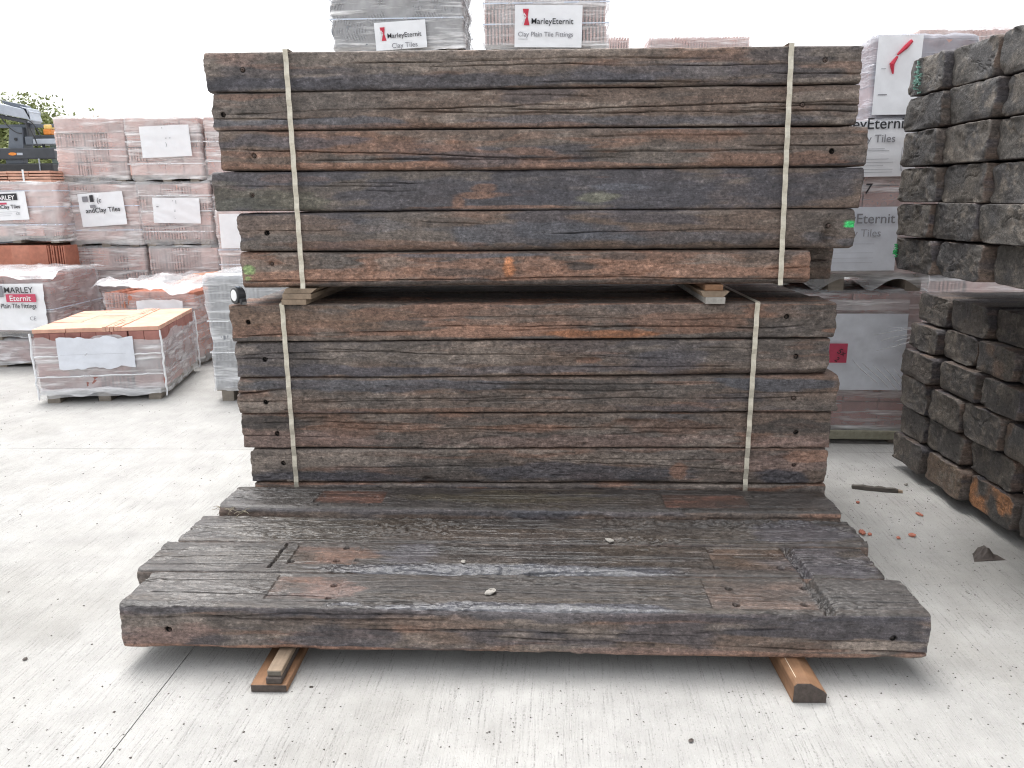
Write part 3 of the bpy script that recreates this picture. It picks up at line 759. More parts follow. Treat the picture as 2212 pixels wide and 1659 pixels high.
r10 = course_sleeper('pinkish brown sleeper fourth in the lower bundle', G_LO, 524, 1795, LO[3], LO[4], XA2, XB2, 110, off=0.003,
    marks=[(598, 938, 'hole'), (1720, 934, 'hole')], tone=(0.25, 0.5, 0.7), cracks=6, rough=1.3, endamp=0.010,
    feats=[dict(t='crack', x0=0.0, x1=0.45, a0=0.062, a1=0.055, s=91, w=0.003, d=0.02), dict(t='crack', x0=1.0, x1=2.2, a0=0.1, a1=0.088, s=92, w=0.003, d=0.018), dict(t='dent', x=0.34, a=0.135, rx=0.06, ra=0.01, d=0.02), dict(t='dent', x=1.75, a=0.12, rx=0.06, ra=0.012, d=0.018)],
    blobs=[('front', 0.25, 0.04, 0.4, 0.05, PINK, 0.7), ('front', 0.12, 0.12, 0.2, 0.03, DARK, 0.8), ('front', 0.5, 0.1, 0.14, 0.05, RUST * 0.7, 0.6), ('front', 1.1, 0.13, 0.6, 0.02, GREY * 0.75, 0.7), ('front', 1.6, 0.03, 0.8, 0.03, PINK * 0.95, 0.6), ('front', 1.9, 0.1, 0.25, 0.04, RUST * 0.7, 0.6), ('front', 2.45, 0.1, 0.2, 0.035, DARK, 0.75), ('front', 2.45, 0.03, 0.2, 0.03, PINK, 0.7)])
r11 = course_sleeper('pale flaky sleeper fifth in the lower bundle, dark lower half', G_LO, 545, 1784, LO[4], LO[5], XA2, XB2, 111, off=0.0,
    marks=[(612, 1001, 'hole'), (1716, 1005, 'bolt')], tone=(0.35, 0.35, 0.85), cracks=4, rough=1.4, endamp=0.010, rvar=[(0, 1.7, 0.4, 0.02)],
    feats=[dict(t='crack', x0=1.35, x1=2.2, a0=0.11, a1=0.06, s=95, w=0.0028, d=0.018), dict(t='dent', x=0.80, a=0.012, rx=0.025, ra=0.014, d=0.02)],
    blobs=[('front', 0.3, 0.025, 0.45, 0.026, TAR * 0.9, 0.85), ('front', 0.95, 0.05, 0.5, 0.05, DARK * 1.1, 0.7), ('front', 1.5, 0.05, 0.4, 0.05, TAR, 0.75), ('front', 0.35, 0.11, 0.35, 0.04, PALE, 0.7), ('front', 1.65, 0.12, 0.4, 0.02, PALE, 0.6), ('front', 2.35, 0.1, 0.25, 0.05, PINK * 0.95, 0.7), ('front', 2.5, 0.13, 0.1, 0.03, RUST * 1.3, 0.7), ('front', 2.35, 0.03, 0.14, 0.035, TAR * 0.9, 0.9), ('front', 1.93, 0.06, 0.04, 0.04, RUST, 0.8)])
r12 = course_sleeper('brown sleeper at the foot of the lower bundle, mostly hidden by the low row', G_LO, 555, 1778, LO[5], LO[6], XA2, XB2, 112, off=-0.006, nf=40, nx=240,
    tone=(0.3, 0.6, 0.6), cracks=2, rough=1.2)
# rear ranks, cheap shared timbers
ME_REAR = [sleeper_mesh('railway_sleeper', 2.58, 0.246, (0.152, 0.152), (0, 0), 300 + i, nx=30, nf=7, nt=7, K=3, nb=6, nu=6) for i in range(3)]
k = 0
for (rows, label, grp) in (((r1, r2, r3, r4, r5, r6), 'weathered sleeper behind the front rank of the upper bundle', G_UP),
                           ((r7, r8, r9, r10, r11, r12), 'weathered sleeper behind the front rank of the lower bundle', G_LO)):
    for (o, x0, x1, z0) in rows:
        for rank in (1, 2, 3):
            k += 1
            if o is r6[0] and rank == 1: continue
            dx = rnd.uniform(-0.015, 0.015)
            q = link('railway_sleeper', ME_REAR[k % 3], None, (x0 + 0.012 + dx * 0.5, YFRONT + 0.004 + 0.252 * rank, z0 + 0.001), (0, 0, 0), ((x1 - x0 - 0.03) / 2.58, 1, 1))
            tag(q, label, 'railway sleeper', grp)
xr = at(1798, 570, 'y', YFRONT + 0.25)[0]; xl = at(560, 580, 'y', YFRONT + 0.25)[0]
me = sleeper_mesh('railway_sleeper', xr - xl, 0.25, (0.150, 0.150), (0, 0), 120, nx=200, nf=40, nt=8, cracks=3, tone=(0.4, 0.3, 0.5),
                  feats=[dict(t='crack', x0=1.8, x1=2.62, a0=0.092, a1=0.088, s=97, w=0.004, d=0.03)])
tag(link('railway_sleeper', me, None, (xl, YFRONT + 0.254, r6[3])), 'grey split sleeper poking out right behind the orange-brown one', 'railway sleeper', G_UP)

# ---- the low row of four in front (tops in view)
ZF, Z4, W4 = 0.2264, 0.2659, 0.249
YROW = 2.276
def low_sleeper(label, i, xl, xr, ztop, seed, **kw):
    y0 = YROW + W4 * i + 0.001
    zb = 0.068
    L = xr - xl
    me = sleeper_mesh('railway_sleeper', L, W4 - 0.004, (ztop - zb, ztop - zb + kw.pop('tilt', 0.0)), (0, 0), seed, nt=116, topwet=kw.pop('topwet', 0.42) - 0.17, topdark=True, **kw)
    o = link('railway_sleeper', me, None, (xl, y0, zb))
    tag(o, label, 'railway sleeper', 'sleepers laid flat in the low row')
    return o, xl, y0
def tp(px, py, xl, i, z=ZF):
    p = at(px, py, 'z', z)
    return p[0] - xl, p[1] - (YROW + W4 * i)
def top_hole(px, py, xl, i, z=ZF, r=0.012, d=0.03):
    x, a = tp(px, py, xl, i, z)
    return dict(t='hole', f='top', x=x, a=a, r=r, d=d)
PLATE = (0.095, 0.056, 0.042)
# nearest
xl1, xr1 = at(257, 1318, 'y', YROW)[0], at(2013, 1330, 'y', YROW)[0]
a0, b0 = tp(540, 1305, xl1, 0), tp(755, 1255, xl1, 0)
a1, b1 = tp(1530, 1325, xl1, 0), tp(1755, 1262, xl1, 0)
g0, g1 = tp(1800, 1332, xl1, 0), tp(1745, 1250, xl1, 0)
f1 = low_sleeper('nearest sleeper of the low row, saw cut near right end, pebble on top', 0, xl1, xr1, ZF, 201, nf=70, nx=400,
    tone=(0.5, 0.35, 0.55), cracks=7, tcracks=7, rough=1.1, wet=0.55, topwet=0.44, endamp=0.005, radii=(0.016, 0.014, 0.012, 0.012), rvar=[(1, 1.35, 0.5, 0.02)],
    feats=[dict(t='hole', x=at(363, 1361, 'y', YROW)[0] - xl1, a=at(363, 1361, 'y', YROW)[2] - 0.068, r=0.011, d=0.03),
           dict(t='hole', x=at(1930, 1380, 'y', YROW)[0] - xl1, a=at(1930, 1380, 'y', YROW)[2] - 0.068, r=0.011, d=0.02),
           dict(t='crack', x0=0.0, x1=1.3, a0=0.12, a1=0.075, s=11, w=0.003, d=0.02, wig=0.03), dict(t='crack', x0=1.2, x1=2.3, a0=0.055, a1=0.035, s=12, w=0.003, d=0.018), dict(t='crack', x0=2.2, x1=2.62, a0=0.07, a1=0.06, s=13, w=0.003, d=0.015),
           dict(t='crack', x0=2.4, x1=2.62, a0=0.028, a1=0.022, s=14, w=0.004, d=0.02),
           dict(t='rect', f='top', x0=a0[0] + 0.03, x1=b0[0] - 0.02, a0=0.06, a1=0.225, d=0.005, c=PLATE, cs=0.8),
           dict(t='rect', f='top', x0=a1[0] + 0.02, x1=b1[0] - 0.03, a0=0.03, a1=0.225, d=0.003, c=(0.088, 0.060, 0.048), cs=0.7),
           top_hole(722, 1262, xl1, 0), top_hole(708, 1291, xl1, 0), top_hole(1574, 1269, xl1, 0), top_hole(1736, 1269, xl1, 0), top_hole(1590, 1304, xl1, 0), top_hole(1738, 1304, xl1, 0),
           dict(t='crack', f='top', x0=0.05, x1=0.95, a0=0.105, a1=0.075, s=15, w=0.004, d=0.025, wig=0.02), dict(t='crack', f='top', x0=2.25, x1=2.6, a0=0.1, a1=0.085, s=16, w=0.003, d=0.02),
           dict(t='crack', f='top', x0=0.9, x1=2.0, a0=0.19, a1=0.17, s=17, w=0.0028, d=0.014), dict(t='crack', f='top', x0=1.0, x1=2.1, a0=0.12, a1=0.1, s=18, w=0.0028, d=0.014),
           dict(t='groove', f='top', xa=g0[0], aa=0.0, xb=g1[0], ab=0.245, w=0.016, d=0.022)],
    blobs=[('front', 1.3, 0.145, 1.5, 0.028, TAR * 0.85, 0.75), ('front', 2.4, 0.11, 0.4, 0.05, TAR * 0.8, 0.85), ('front', 0.12, 0.05, 0.16, 0.05, PINK * 0.9, 0.8), ('front', 0.75, 0.05, 0.2, 0.05, TAR, 0.7), ('front', 1.1, 0.11, 0.2, 0.03, BROWN * 1.4, 0.6),
           ('front', 0.5, 0.01, 0.4, 0.012, RUST * 1.3, 0.8), ('front', 1.5, 0.02, 0.25, 0.02, PALE * 0.9, 0.7), ('front', 2.45, 0.05, 0.14, 0.022, PALE * 1.1, 0.8), ('front', 2.1, 0.012, 0.6, 0.014, RUST * 1.1, 0.7), ('front', 1.75, 0.02, 0.35, 0.016, PINK, 0.6),
           ('top', 0.66, 0.13, 0.12, 0.06, (0.12, 0.078, 0.066), 0.8), ('top', 0.25, 0.16, 0.3, 0.12, (0.07, 0.064, 0.059), 0.7, 1.3, 0.14), ('top', 1.35, 0.02, 0.55, 0.03, BLUE * 0.75, 0.85, 1.2, 0.12), ('top', 2.45, 0.13, 0.25, 0.12, (0.062, 0.058, 0.056), 0.7)])
for f in ((363, 1361), (1930, 1380)):
    p = at(f[0], f[1], 'y', YROW)
    link('bolt_hole', ME_CUP, f1[0], (p[0] - xl1, 0.004, p[2] - 0.068))
xl2, xr2 = at(300, 1245, 'z', ZF)[0] - 0.03, at(1910, 1248, 'z', ZF)[0] + 0.01
a0, b0 = tp(620, 1215, xl2, 1), tp(780, 1178, xl2, 1)
a1, b1 = tp(1540, 1245, xl2, 1), tp(1690, 1182, xl2, 1)
g0, g1 = tp(1748, 1250, xl2, 1), tp(1697, 1183, xl2, 1)
c0, c1 = tp(572, 1235, xl2, 1), tp(622, 1175, xl2, 1)
f2 = low_sleeper('second low-row sleeper, long blue-black hollow along its front edge', 1, xl2, xr2, ZF, 202, nf=24, nx=400,
    tone=(0.5, 0.3, 0.4), cracks=3, tcracks=9, rough=1.0, topwet=0.40, endamp=0.006, rvar=[(1, at(1080, 1232, 'z', ZF)[0] - xl2, 0.62, 0.075)],
    feats=[dict(t='rect', f='top', x0=a0[0], x1=b0[0], a0=0.06, a1=0.215, d=0.005, c=PLATE, cs=0.85), dict(t='rect', f='top', x0=a1[0] + 0.02, x1=b1[0], a0=0.05, a1=0.225, d=0.004, c=(0.088, 0.060, 0.046), cs=0.7),
           top_hole(628, 1210, xl2, 1), top_hole(748, 1182, xl2, 1), top_hole(727, 1209, xl2, 1), top_hole(770, 1210, xl2, 1, r=0.008), top_hole(1548, 1226, xl2, 1), top_hole(1666, 1198, xl2, 1), top_hole(1688, 1226, xl2, 1, r=0.015), top_hole(1535, 1190, xl2, 1),
           dict(t='groove', f='top', xa=g0[0], aa=0.0, xb=g1[0], ab=0.245, w=0.017, d=0.024), dict(t='groove', f='top', xa=c0[0], aa=0.03, xb=c1[0], ab=0.24, w=0.006, d=0.014),
           dict(t='crack', f='top', x0=0.0, x1=0.5, a0=0.11, a1=0.12, s=22, w=0.003, d=0.02), dict(t='crack', f='top', x0=0.0, x1=0.45, a0=0.05, a1=0.06, s=23, w=0.0035, d=0.02), dict(t='crack', f='top', x0=0.0, x1=0.4, a0=0.17, a1=0.18, s=24, w=0.003, d=0.018),
           dict(t='crack', f='top', x0=0.8, x1=2.0, a0=0.165, a1=0.14, s=25, w=0.0028, d=0.014), dict(t='crack', f='top', x0=2.2, x1=2.6, a0=0.1, a1=0.09, s=26, w=0.003, d=0.02), dict(t='crack', f='top', x0=2.15, x1=2.6, a0=0.16, a1=0.15, s=27, w=0.003, d=0.02)],
    blobs=[('top', 0.3, 0.12, 0.3, 0.1, (0.078, 0.071, 0.064), 0.7, 1.3, 0.15), ('top', at(1080, 1232, 'z', ZF)[0] - xl2, 0.03, 0.62, 0.05, BLUE * 0.72, 0.95, 0.6, 0.12), ('top', 0.72, 0.14, 0.12, 0.06, RUST * 0.75, 0.6), ('top', 0.95, 0.15, 0.12, 0.1, TAR * 1.1, 0.6), ('top', 2.45, 0.12, 0.2, 0.1, TAR, 0.6)])
xl3, xr3 = at(385, 1178, 'z', ZF)[0] - 0.02, at(1850, 1150, 'z', ZF)[0]
f3 = low_sleeper('third low-row sleeper, rough splintered top, no plate marks', 2, xl3, xr3, ZF + 0.002, 203, nf=24, nx=400,
    tone=(0.4, 0.3, 0.5), cracks=3, tcracks=8, rough=2.2, topwet=0.38, endamp=0.006,
    feats=[dict(t='dent', f='top', x=0.5, a=0.12, rx=0.35, ra=0.10, d=0.006), dict(t='dent', f='top', x=1.9, a=0.13, rx=0.5, ra=0.06, d=0.005),
           dict(t='crack', f='top', x0=0.4, x1=2.4, a0=0.012, a1=0.02, s=28, w=0.004, d=0.02)],
    blobs=[('top', 0.4, 0.13, 0.35, 0.11, (0.075, 0.068, 0.06), 0.7, 1.5, 0.12), ('top', 1.3, 0.08, 0.5, 0.06, (0.07, 0.056, 0.047), 0.6), ('top', 2.0, 0.1, 0.45, 0.08, (0.078, 0.068, 0.06), 0.5), ('top', 2.45, 0.12, 0.2, 0.1, TAR * 1.1, 0.6)])
xl4, xr4 = at(466, 1100, 'z', Z4)[0], at(1822, 1107, 'z', Z4)[0]
a0, b0 = tp(670, 1092, xl4, 3, Z4), tp(835, 1066, xl4, 3, Z4)
a1, b1 = tp(1440, 1098, xl4, 3, Z4), tp(1610, 1074, xl4, 3, Z4)
f4 = low_sleeper('fourth low-row sleeper against the stack foot, two red-brown plate marks', 3, xl4, xr4, Z4, 204, nf=40, nx=380, tilt=-0.006,
    tone=(0.6, 0.2, 0.3), cracks=4, tcracks=7, rough=1.0, topwet=0.46, endamp=0.005, radii=(0.012, 0.02, 0.012, 0.012),
    feats=[dict(t='rect', f='top', x0=a0[0], x1=b0[0], a0=0.055, a1=0.2, d=0.004, c=(0.10, 0.05, 0.036), cs=0.85), dict(t='rect', f='top', x0=a1[0], x1=b1[0], a0=0.04, a1=0.19, d=0.003, c=(0.11, 0.056, 0.042), cs=0.85),
           top_hole(700, 1070, xl4, 3, Z4, 0.009), top_hole(813, 1071, xl4, 3, Z4, 0.009), top_hole(688, 1090, xl4, 3, Z4, 0.009), top_hole(800, 1089, xl4, 3, Z4, 0.009), top_hole(1470, 1097, xl4, 3, Z4, 0.011), top_hole(1590, 1073, xl4, 3, Z4, 0.009),
           dict(t='crack', f='top', x0=1.0, x1=2.0, a0=0.15, a1=0.14, s=29, w=0.003, d=0.014), dict(t='crack', f='top', x0=0.0, x1=0.5, a0=0.1, a1=0.12, s=30, w=0.003, d=0.016), dict(t='crack', x0=2.0, x1=2.62, a0=0.16, a1=0.165, s=30, w=0.003, d=0.016)],
    blobs=[('top', 0.2, 0.12, 0.22, 0.12, (0.068, 0.063, 0.060), 0.7, 1.2, 0.18), ('front', 1.2, 0.185, 1.0, 0.02, BLUE, 0.6), ('top', 1.25, 0.13, 0.4, 0.08, (0.062, 0.052, 0.036), 0.7), ('front', 2.5, 0.175, 0.1, 0.01, RUST * 1.2, 0.7), ('top', 2.4, 0.12, 0.22, 0.1, (0.06, 0.056, 0.054), 0.6)])

# ------------------------------------------------------------------ right-hand stack: sleeper ends face the aisle
G_R = 'sleepers in the right-hand stack'
rows_r = [130, 212, 286, 362, 437, 508, 579, 627, 690, 747, 805, 869, 928, 985]
left_r = [1967, 1960, 1952, 1947, 1940, 1936, 1988, 1968, 1951, 1947, 1946, 1932]    # far edge of each course
YU, YS, ANG = 3.75, 4.36, 0.075
zr = [at(1955, py, 'y', YU)[2] for py in rows_r[:7]] + [at(1945, py, 'y', YS)[2] for py in rows_r[7:]]
ORD = ['first', 'second', 'third', 'fourth', 'fifth', 'sixth']
XS = at(1946, 880, 'y', YS)[0]; XU = at(1948, 400, 'y', YU)[0]
for ri in range(12):
    top = zr[ri] if ri < 6 else zr[ri + 1]
    bot = zr[ri + 1] if ri < 6 else zr[ri + 2]
    yf0 = YU if ri < 6 else YS
    yy = yf0
    py_mid = (rows_r[ri] + rows_r[ri + 1]) / 2 if ri < 6 else (rows_r[ri + 1] + rows_r[ri + 2]) / 2
    xrow = at(left_r[ri], py_mid, 'y', yf0)[0]
    for ci in range(5):
        sd = 400 + ri * 7 + ci
        R = random.Random(sd)
        w = R.uniform(0.285, 0.345)
        gap = R.uniform(0.002, 0.010) if R.random() < 0.75 else R.uniform(0.02, 0.04)
        h = (top - bot) - R.uniform(0.002, 0.010)
        y1 = yy; y0 = yy - w; yy = y0 - gap
        xo = R.uniform(-0.018, 0.018) * (ci > 0) + (yf0 - y1) * ANG
        if ri >= 6: h *= R.uniform(0.95, 1.0)
        rad = [R.uniform(0.006, 0.02) for _ in range(4)]
        if ri >= 6: rad = [q + R.uniform(0.0, 0.016) for q in rad]
        et = [((0.092, 0.080, 0.068), (0.062, 0.058, 0.056)), ((0.105, 0.092, 0.078), (0.072, 0.068, 0.066)), ((0.072, 0.065, 0.058), (0.056, 0.053, 0.053))][R.randrange(3)]
        if ri >= 6: et = [((0.078, 0.066, 0.056), (0.056, 0.050, 0.047)), ((0.086, 0.074, 0.062), (0.062, 0.056, 0.052))][R.randrange(2)]
        if (ri, ci) == (11, 1): et = ((0.12, 0.085, 0.06), (0.10, 0.07, 0.05))
        if (ri, ci) == (11, 2): et = ((0.09, 0.07, 0.055), (0.06, 0.055, 0.05), (0.34, 0.15, 0.06))
        if (ri, ci) in ((9, 3), (7, 2), (8, 4)): et = ((0.10, 0.085, 0.07), (0.07, 0.065, 0.062), (0.17, 0.115, 0.085))
        me = sleeper_mesh('railway_sleeper', 2.6, w, (h, h + R.uniform(-0.006, 0.003)), (0, 0), sd, nx=26, nf=26, nt=26, nb=14, nu=10, K=16, cracks=1, tcracks=1,
                          radii=rad, endamp=0.012, endtone=et, tone=(0.6, 0.2, 0.3), rough=0.8,
                          rvar=[(R.randrange(4), 0.0, 0.3, R.uniform(0, 0.014))])
        o = link('railway_sleeper', me, None, (xrow + xo, y0, bot + 0.001), (0, 0, 0))
        where = 'upper' if ri < 6 else 'lower'
        pos = ['at the far edge', 'second from the far edge', 'third from the far edge', 'fourth from the far edge', 'nearest the viewer'][ci]
        look = 'Orange-stained sleeper end' if (ri, ci) == (11, 2) else 'Sleeper end'
        tag(o, '%s %s, %s course down, %s right-hand bundle' % (look, pos, ORD[ri % 6], where), 'railway sleeper', G_R)
        if (ri, ci) in ((0, 0), (5, 0)):
            # sprayed marks on the end, many small spots
            b = MB(); rr = random.Random(ri)
            for _ in range(60 if ri == 0 else 26):
                cy, cz = (rr.gauss(w * 0.72, 0.016), rr.gauss(h * 0.5, 0.024)) if ri == 0 else (rr.gauss(w * 0.965, 0.007), rr.gauss(h * 0.55, 0.013))
                q = rr.uniform(0.0015, 0.0045)
                b.box(-0.001, 0.012, cy - q, cy + q, cz - q * 0.7, cz + q * 0.7, jit=0.001)
            b.build('paint_mark', plain('green_spray_paint' if ri else 'mint_spray_paint', (0.05, 0.42, 0.14) if ri else (0.20, 0.36, 0.30), 0.6), o, (-0.0125, 0, 0))
for ri in range(6):  # extra timbers out of view, added to keep light off the ledge below
    for q in (0, 1):
        o = link('railway_sleeper', ME_REAR[(ri + q) % 3], None, (XU + 0.34 + 0.16 * q, YU + 0.006 + 0.32 * q, zr[ri + 1] + 0.002), (0, 0, 0), (0.95, 1.26, 1.02))
        tag(o, 'unseen sleeper added to shade the ledge between the right-hand bundles', 'railway sleeper', G_R)
for (x, y0, y1, za, zb_, lab, cn) in ((XS + 0.45, YS - 1.5, YU - 0.05, zr[7], zr[6], 'short spacer timber between the right-hand bundles, nearer the aisle', 1), (XS + 1.9, YS - 1.5, YU - 0.05, zr[7], zr[6], 'spacer timber between the right-hand bundles, far from the aisle', 1),
                             (XS + 0.4, YS - 1.5, YS - 0.05, 0.0, zr[13], 'bearer under the right-hand stack, nearer the aisle', 0), (XS + 2.1, YS - 1.5, YS - 0.05, 0.0, zr[13], 'bearer under the right-hand stack, far from the aisle', 0)):
    o = MB().box(-0.05, 0.05, y0, y1, za, zb_).build('spacer_timber' if cn else 'bearer_timber', M_BATTEN, None, (x, 0, 0))
    tag(o, lab, 'timber')

# ------------------------------------------------------------------ bearers, spacers
def timber(name, label, parts, group=None, cat='timber', loc=(0, 0, 0)):
    root = empty(name, loc)
    tag(root, label, cat, group)
    return root
# left bearer: flat board with two stacked battens
bl = at(542, 1495, 'z', 0)
o = bevel(MB().box(0, 0.116, 0, 1.05, 0, 0.026).build('bearer_board', M_BOARD, None, (bl[0], bl[1], 0.0005), (0, 0, 0.012)), 0.004)
tag(o, 'flat wet brown board on the concrete under the low row, left', 'timber', 'bearers under the low row')
MB().box(0.002, 0.114, -0.0012, 0.0004, 0.002, 0.024).build('end_grain', M_BOARD_END, o)
o = bevel(MB().box(0.049, 0.099, 0.003, 1.0, 0, 0.021).build('bearer_batten', M_BOARD_END, None, (bl[0], bl[1], 0.0268), (0, 0, 0.012)), 0.003)
tag(o, 'dark batten lying on the left bearer board', 'timber', 'bearers under the low row')
o = bevel(MB().box(0.051, 0.098, 0.014, 1.0, 0, 0.020).build('bearer_batten', M_BATTEN, None, (bl[0], bl[1], 0.048), (0, 0, 0.012)), 0.003)
tag(o, 'pale batten on top of the dark one, left under the low row', 'timber', 'bearers under the low row')
MB().box(0.054, 0.095, 0.0126, 0.0144, 0.003, 0.017).build('end_grain', plain('grey_end_grain', (0.13, 0.115, 0.095), 0.8, 0.25, 70), o)
# right bearer: one chamfered timber
br = at(1711, 1518, 'z', 0)
prof = [(0.0, 0.0), (0.103, 0.0), (0.104, 0.030), (0.094, 0.040), (0.052, 0.066), (0.010, 0.067), (0.001, 0.058)]
o = bevel(MB().prism(prof, 0, 1.05).build('bearer_timber', M_BOARD, None, (br[0], br[1], 0.0005), (0, 0, 0.02)), 0.003)
tag(o, 'orange-brown chamfered timber under the low row, right', 'timber', 'bearers under the low row')
MB().prism([(x * 0.97 + 0.002, z * 0.96 + 0.001) for x, z in prof], -0.0015, 0.0004).build('end_grain', M_BOARD_END, o)
MB().prism([(0.004, 0.053), (0.019, 0.0665), (0.016, 0.0672), (0.002, 0.055)], 0.03, 0.9).build('pale_edge', plain('fresh_cut_edge', (0.6, 0.52, 0.4), 0.7), o)
for (x, lab) in ((-0.8, 'left'), (0.95, 'right')):
    zt_ = r12[3] - 0.001
    o = MB().box(-0.05, 0.05, YFRONT + 0.06, YFRONT + 0.98, 0, zt_).build('bearer_timber', M_BATTEN, None, (x, 0, 0))
    tag(o, 'bearer timber under the strapped stack, %s of its middle' % lab, 'timber', 'bearers under the strapped stack')
# spacers between the two bundles
zs0 = bound(LO[0], XA2, XB2, -0.8) ; zs1 = bound(UP[6], XA, XB, -0.8)
s0 = at(609, 660, 'y', YFRONT - 0.03)
hh = zs1 - zs0 - 0.002
o = bevel(MB().box(0, 0.108, 0, 0.95, 0, hh * 0.33).build('spacer_batten', M_BATTEN, None, (s0[0], YFRONT - 0.035, zs0 + 0.001), (0, 0, -0.03)), 0.002)
tag(o, 'pale batten on the lower bundle, bottom of the left spacer pile', 'timber', 'spacers between the bundles')
o = bevel(MB().box(0.004, 0.13, 0, 0.95, 0, hh * 0.32).build('spacer_batten', M_BATTEN, None, (s0[0], YFRONT - 0.03, zs0 + 0.002 + hh * 0.33), (0, 0, -0.02)), 0.002)
tag(o, 'cracked batten in the middle of the left spacer pile', 'timber', 'spacers between the bundles')
o = MB().prism([(0.005, 0), (0.125, 0), (0.15, hh * 0.3), (0.02, hh * 0.33)], 0, 0.9).build('spacer_wedge', M_BATTEN, None, (s0[0], YFRONT - 0.022, zs0 + 0.003 + hh * 0.66), (0, 0, -0.02))
tag(o, 'split wedge on top of the left spacer pile', 'timber', 'spacers between the bundles')
zs0 = bound(LO[0], XA2, XB2, 0.82); zs1 = bound(UP[6], XA, XB, 0.82); hh = zs1 - zs0 - 0.002
s0 = at(1520, 650, 'y', YFRONT - 0.03)
o = bevel(MB().box(0.006, 0.088, 0, 0.9, 0, hh * 0.36).build('spacer_batten', plain('grey_batten', (0.36, 0.34, 0.31), 0.75, 0.3, 30), None, (s0[0], YFRONT - 0.04, zs0 + 0.001)), 0.002)
tag(o, 'grey batten at the bottom of the right spacer pile', 'timber', 'spacers between the bundles')
o = MB().prism([(0.0, hh * 0.3), (0.012, 0), (0.095, 0), (0.118, hh * 0.30)], 0, 0.9).build('spacer_wedge', M_BATTEN, None, (s0[0] - 0.014, YFRONT - 0.035, zs0 + 0.002 + hh * 0.36))
tag(o, 'pointed pale wedge in the middle of the right spacer pile', 'timber', 'spacers between the bundles')
o = MB().box(0.008, 0.082, 0, 0.9, 0, hh * 0.31).build('spacer_batten', M_BOARD, None, (s0[0], YFRONT - 0.012, zs0 + 0.003 + hh * 0.67))
tag(o, 'brown batten on top of the right spacer pile', 'timber', 'spacers between the bundles')

# ------------------------------------------------------------------ steel straps
def strap(label, top_px, bot_px, ztop, zbot, w=0.0205):
    p = at(top_px[0], top_px[1], 'y', YFRONT); q = at(bot_px[0], bot_px[1], 'y', YFRONT)
    def xat(z): return p[0] + (q[0] - p[0]) * (p[2] - z) / (p[2] - q[2])
    n = 40
    path = []
    yb = YFRONT + 1.012
    yf = YFRONT - 0.019
    for i in range(n + 1):
        z = zbot - 0.003 + (ztop + 0.004 - zbot + 0.003) * i / n
        path.append((xat(z), yf + 0.003 * math.sin(i * 1.7) - 0.002 * (i in (0, n)), z))
    zt_ = ztop + 0.006
    path += [(path[-1][0], yf + 0.012, zt_ + 0.001)] + [(path[-1][0], YFRONT + 0.25 * j, zt_) for j in (1, 2, 3)] + [(path[-1][0], yb, zt_), (path[0][0], yb, zbot - 0.005), (path[0][0], YFRONT + 0.5, zbot - 0.005)]
    V, F = [], []
    m = len(path)
    t = 0.0009
    P = [Vector(a) for a in path]
    cen = Vector((0, YFRONT + 0.5, (ztop + zbot) / 2))
    for i in range(m):
        d = (P[(i + 1) % m] - P[i - 1]).normalized()
        nrm = Vector((0, d.z, -d.y)).normalized()
        for (sx, st) in ((-1, 0), (1, 0), (1, 1), (-1, 1)):
            V.append(P[i] + Vector((sx * w / 2, 0, 0)) + nrm * (st * t))
    for i in range(m):
        j = (i + 1) % m
        for k in range(4):
            k2 = (k + 1) % 4
            F.append((i * 4 + k, i * 4 + k2, j * 4 + k2, j * 4 + k))
    o = MB().add(V, F).build('steel_strap', M_STRAP)
    tag(o, label, 'strap', 'flat straps round the bundles')
    return o
zu_l = bound(UP[0], XA, XB, -0.8); zu_r = bound(UP[0], XA, XB, 1.0); zb_l = bound(UP[6], XA, XB, -0.8); zb_r = bound(UP[6], XA, XB, 1.0)
s1 = strap('pale strap round the upper bundle near its left end', (619, 110), (657, 618), zu_l, zb_l)
s2 = strap('pale strap round the upper bundle near its right end', (1707, 98), (1683, 612), zu_r, zb_r)
zl_l = bound(LO[0], XA2, XB2, -0.8); zl_r = bound(LO[0], XA2, XB2, 0.9); z12 = r12[3]
s3 = strap('grey strap round the lower bundle near its left end', (613, 668), (644, 1055), zl_l, z12)
s4 = strap('grey strap round the lower bundle near its right end', (1634, 655), (1607, 1055), zl_r, z12)

# ------------------------------------------------------------------ tape measure on the lower bundle's corner
tmz = bound(LO[0], XA2, XB2, -1.15) + 0.001
tm = at(519, 660, 'y', YFRONT + 0.02)
tape = empty('tape_measure', (tm[0], YFRONT + 0.005, tmz), math.radians(-38))
tag(tape, 'black tape measure with white disc standing on the lower bundle corner', 'tape measure')
pts = []
for k in range(24):
    t = 2 * math.pi * k / 24
    x, z = 0.033 * math.cos(t), 0.036 * math.sin(t) + 0.036
    if z < 0.012: z = max(z, 0.0); x *= 1.12
    pts.append((x, z))
bevel(MB().prism(pts, -0.02, 0.02).build('case', M_BLACKPL, tape), 0.005, 3)
n = 24
MB().add([(0.023 * math.cos(2 * math.pi * k / n), 0, 0.025 * math.sin(2 * math.pi * k / n)) for k in range(n)] + [(0.021 * math.cos(2 * math.pi * k / n), -0.002, 0.023 * math.sin(2 * math.pi * k / n)) for k in range(n)],
         [(k, (k + 1) % n, (k + 1) % n + n, k + n) for k in range(n)] + [tuple(range(n, 2 * n))]).build('white_disc', M_WHITE, tape, (0, -0.0202, 0.038))
bevel(MB().box(0.027, 0.045, -0.014, 0.014, 0.002, 0.026).build('blade_mouth', M_BLACKPL, tape), 0.004)
MB().box(0.0452, 0.048, -0.009, 0.009, 0.0, 0.012).build('hook', plain('hook_metal', (0.3, 0.3, 0.3), 0.35, 0.1, 20, 0.1, 0.5, 0.8), tape)
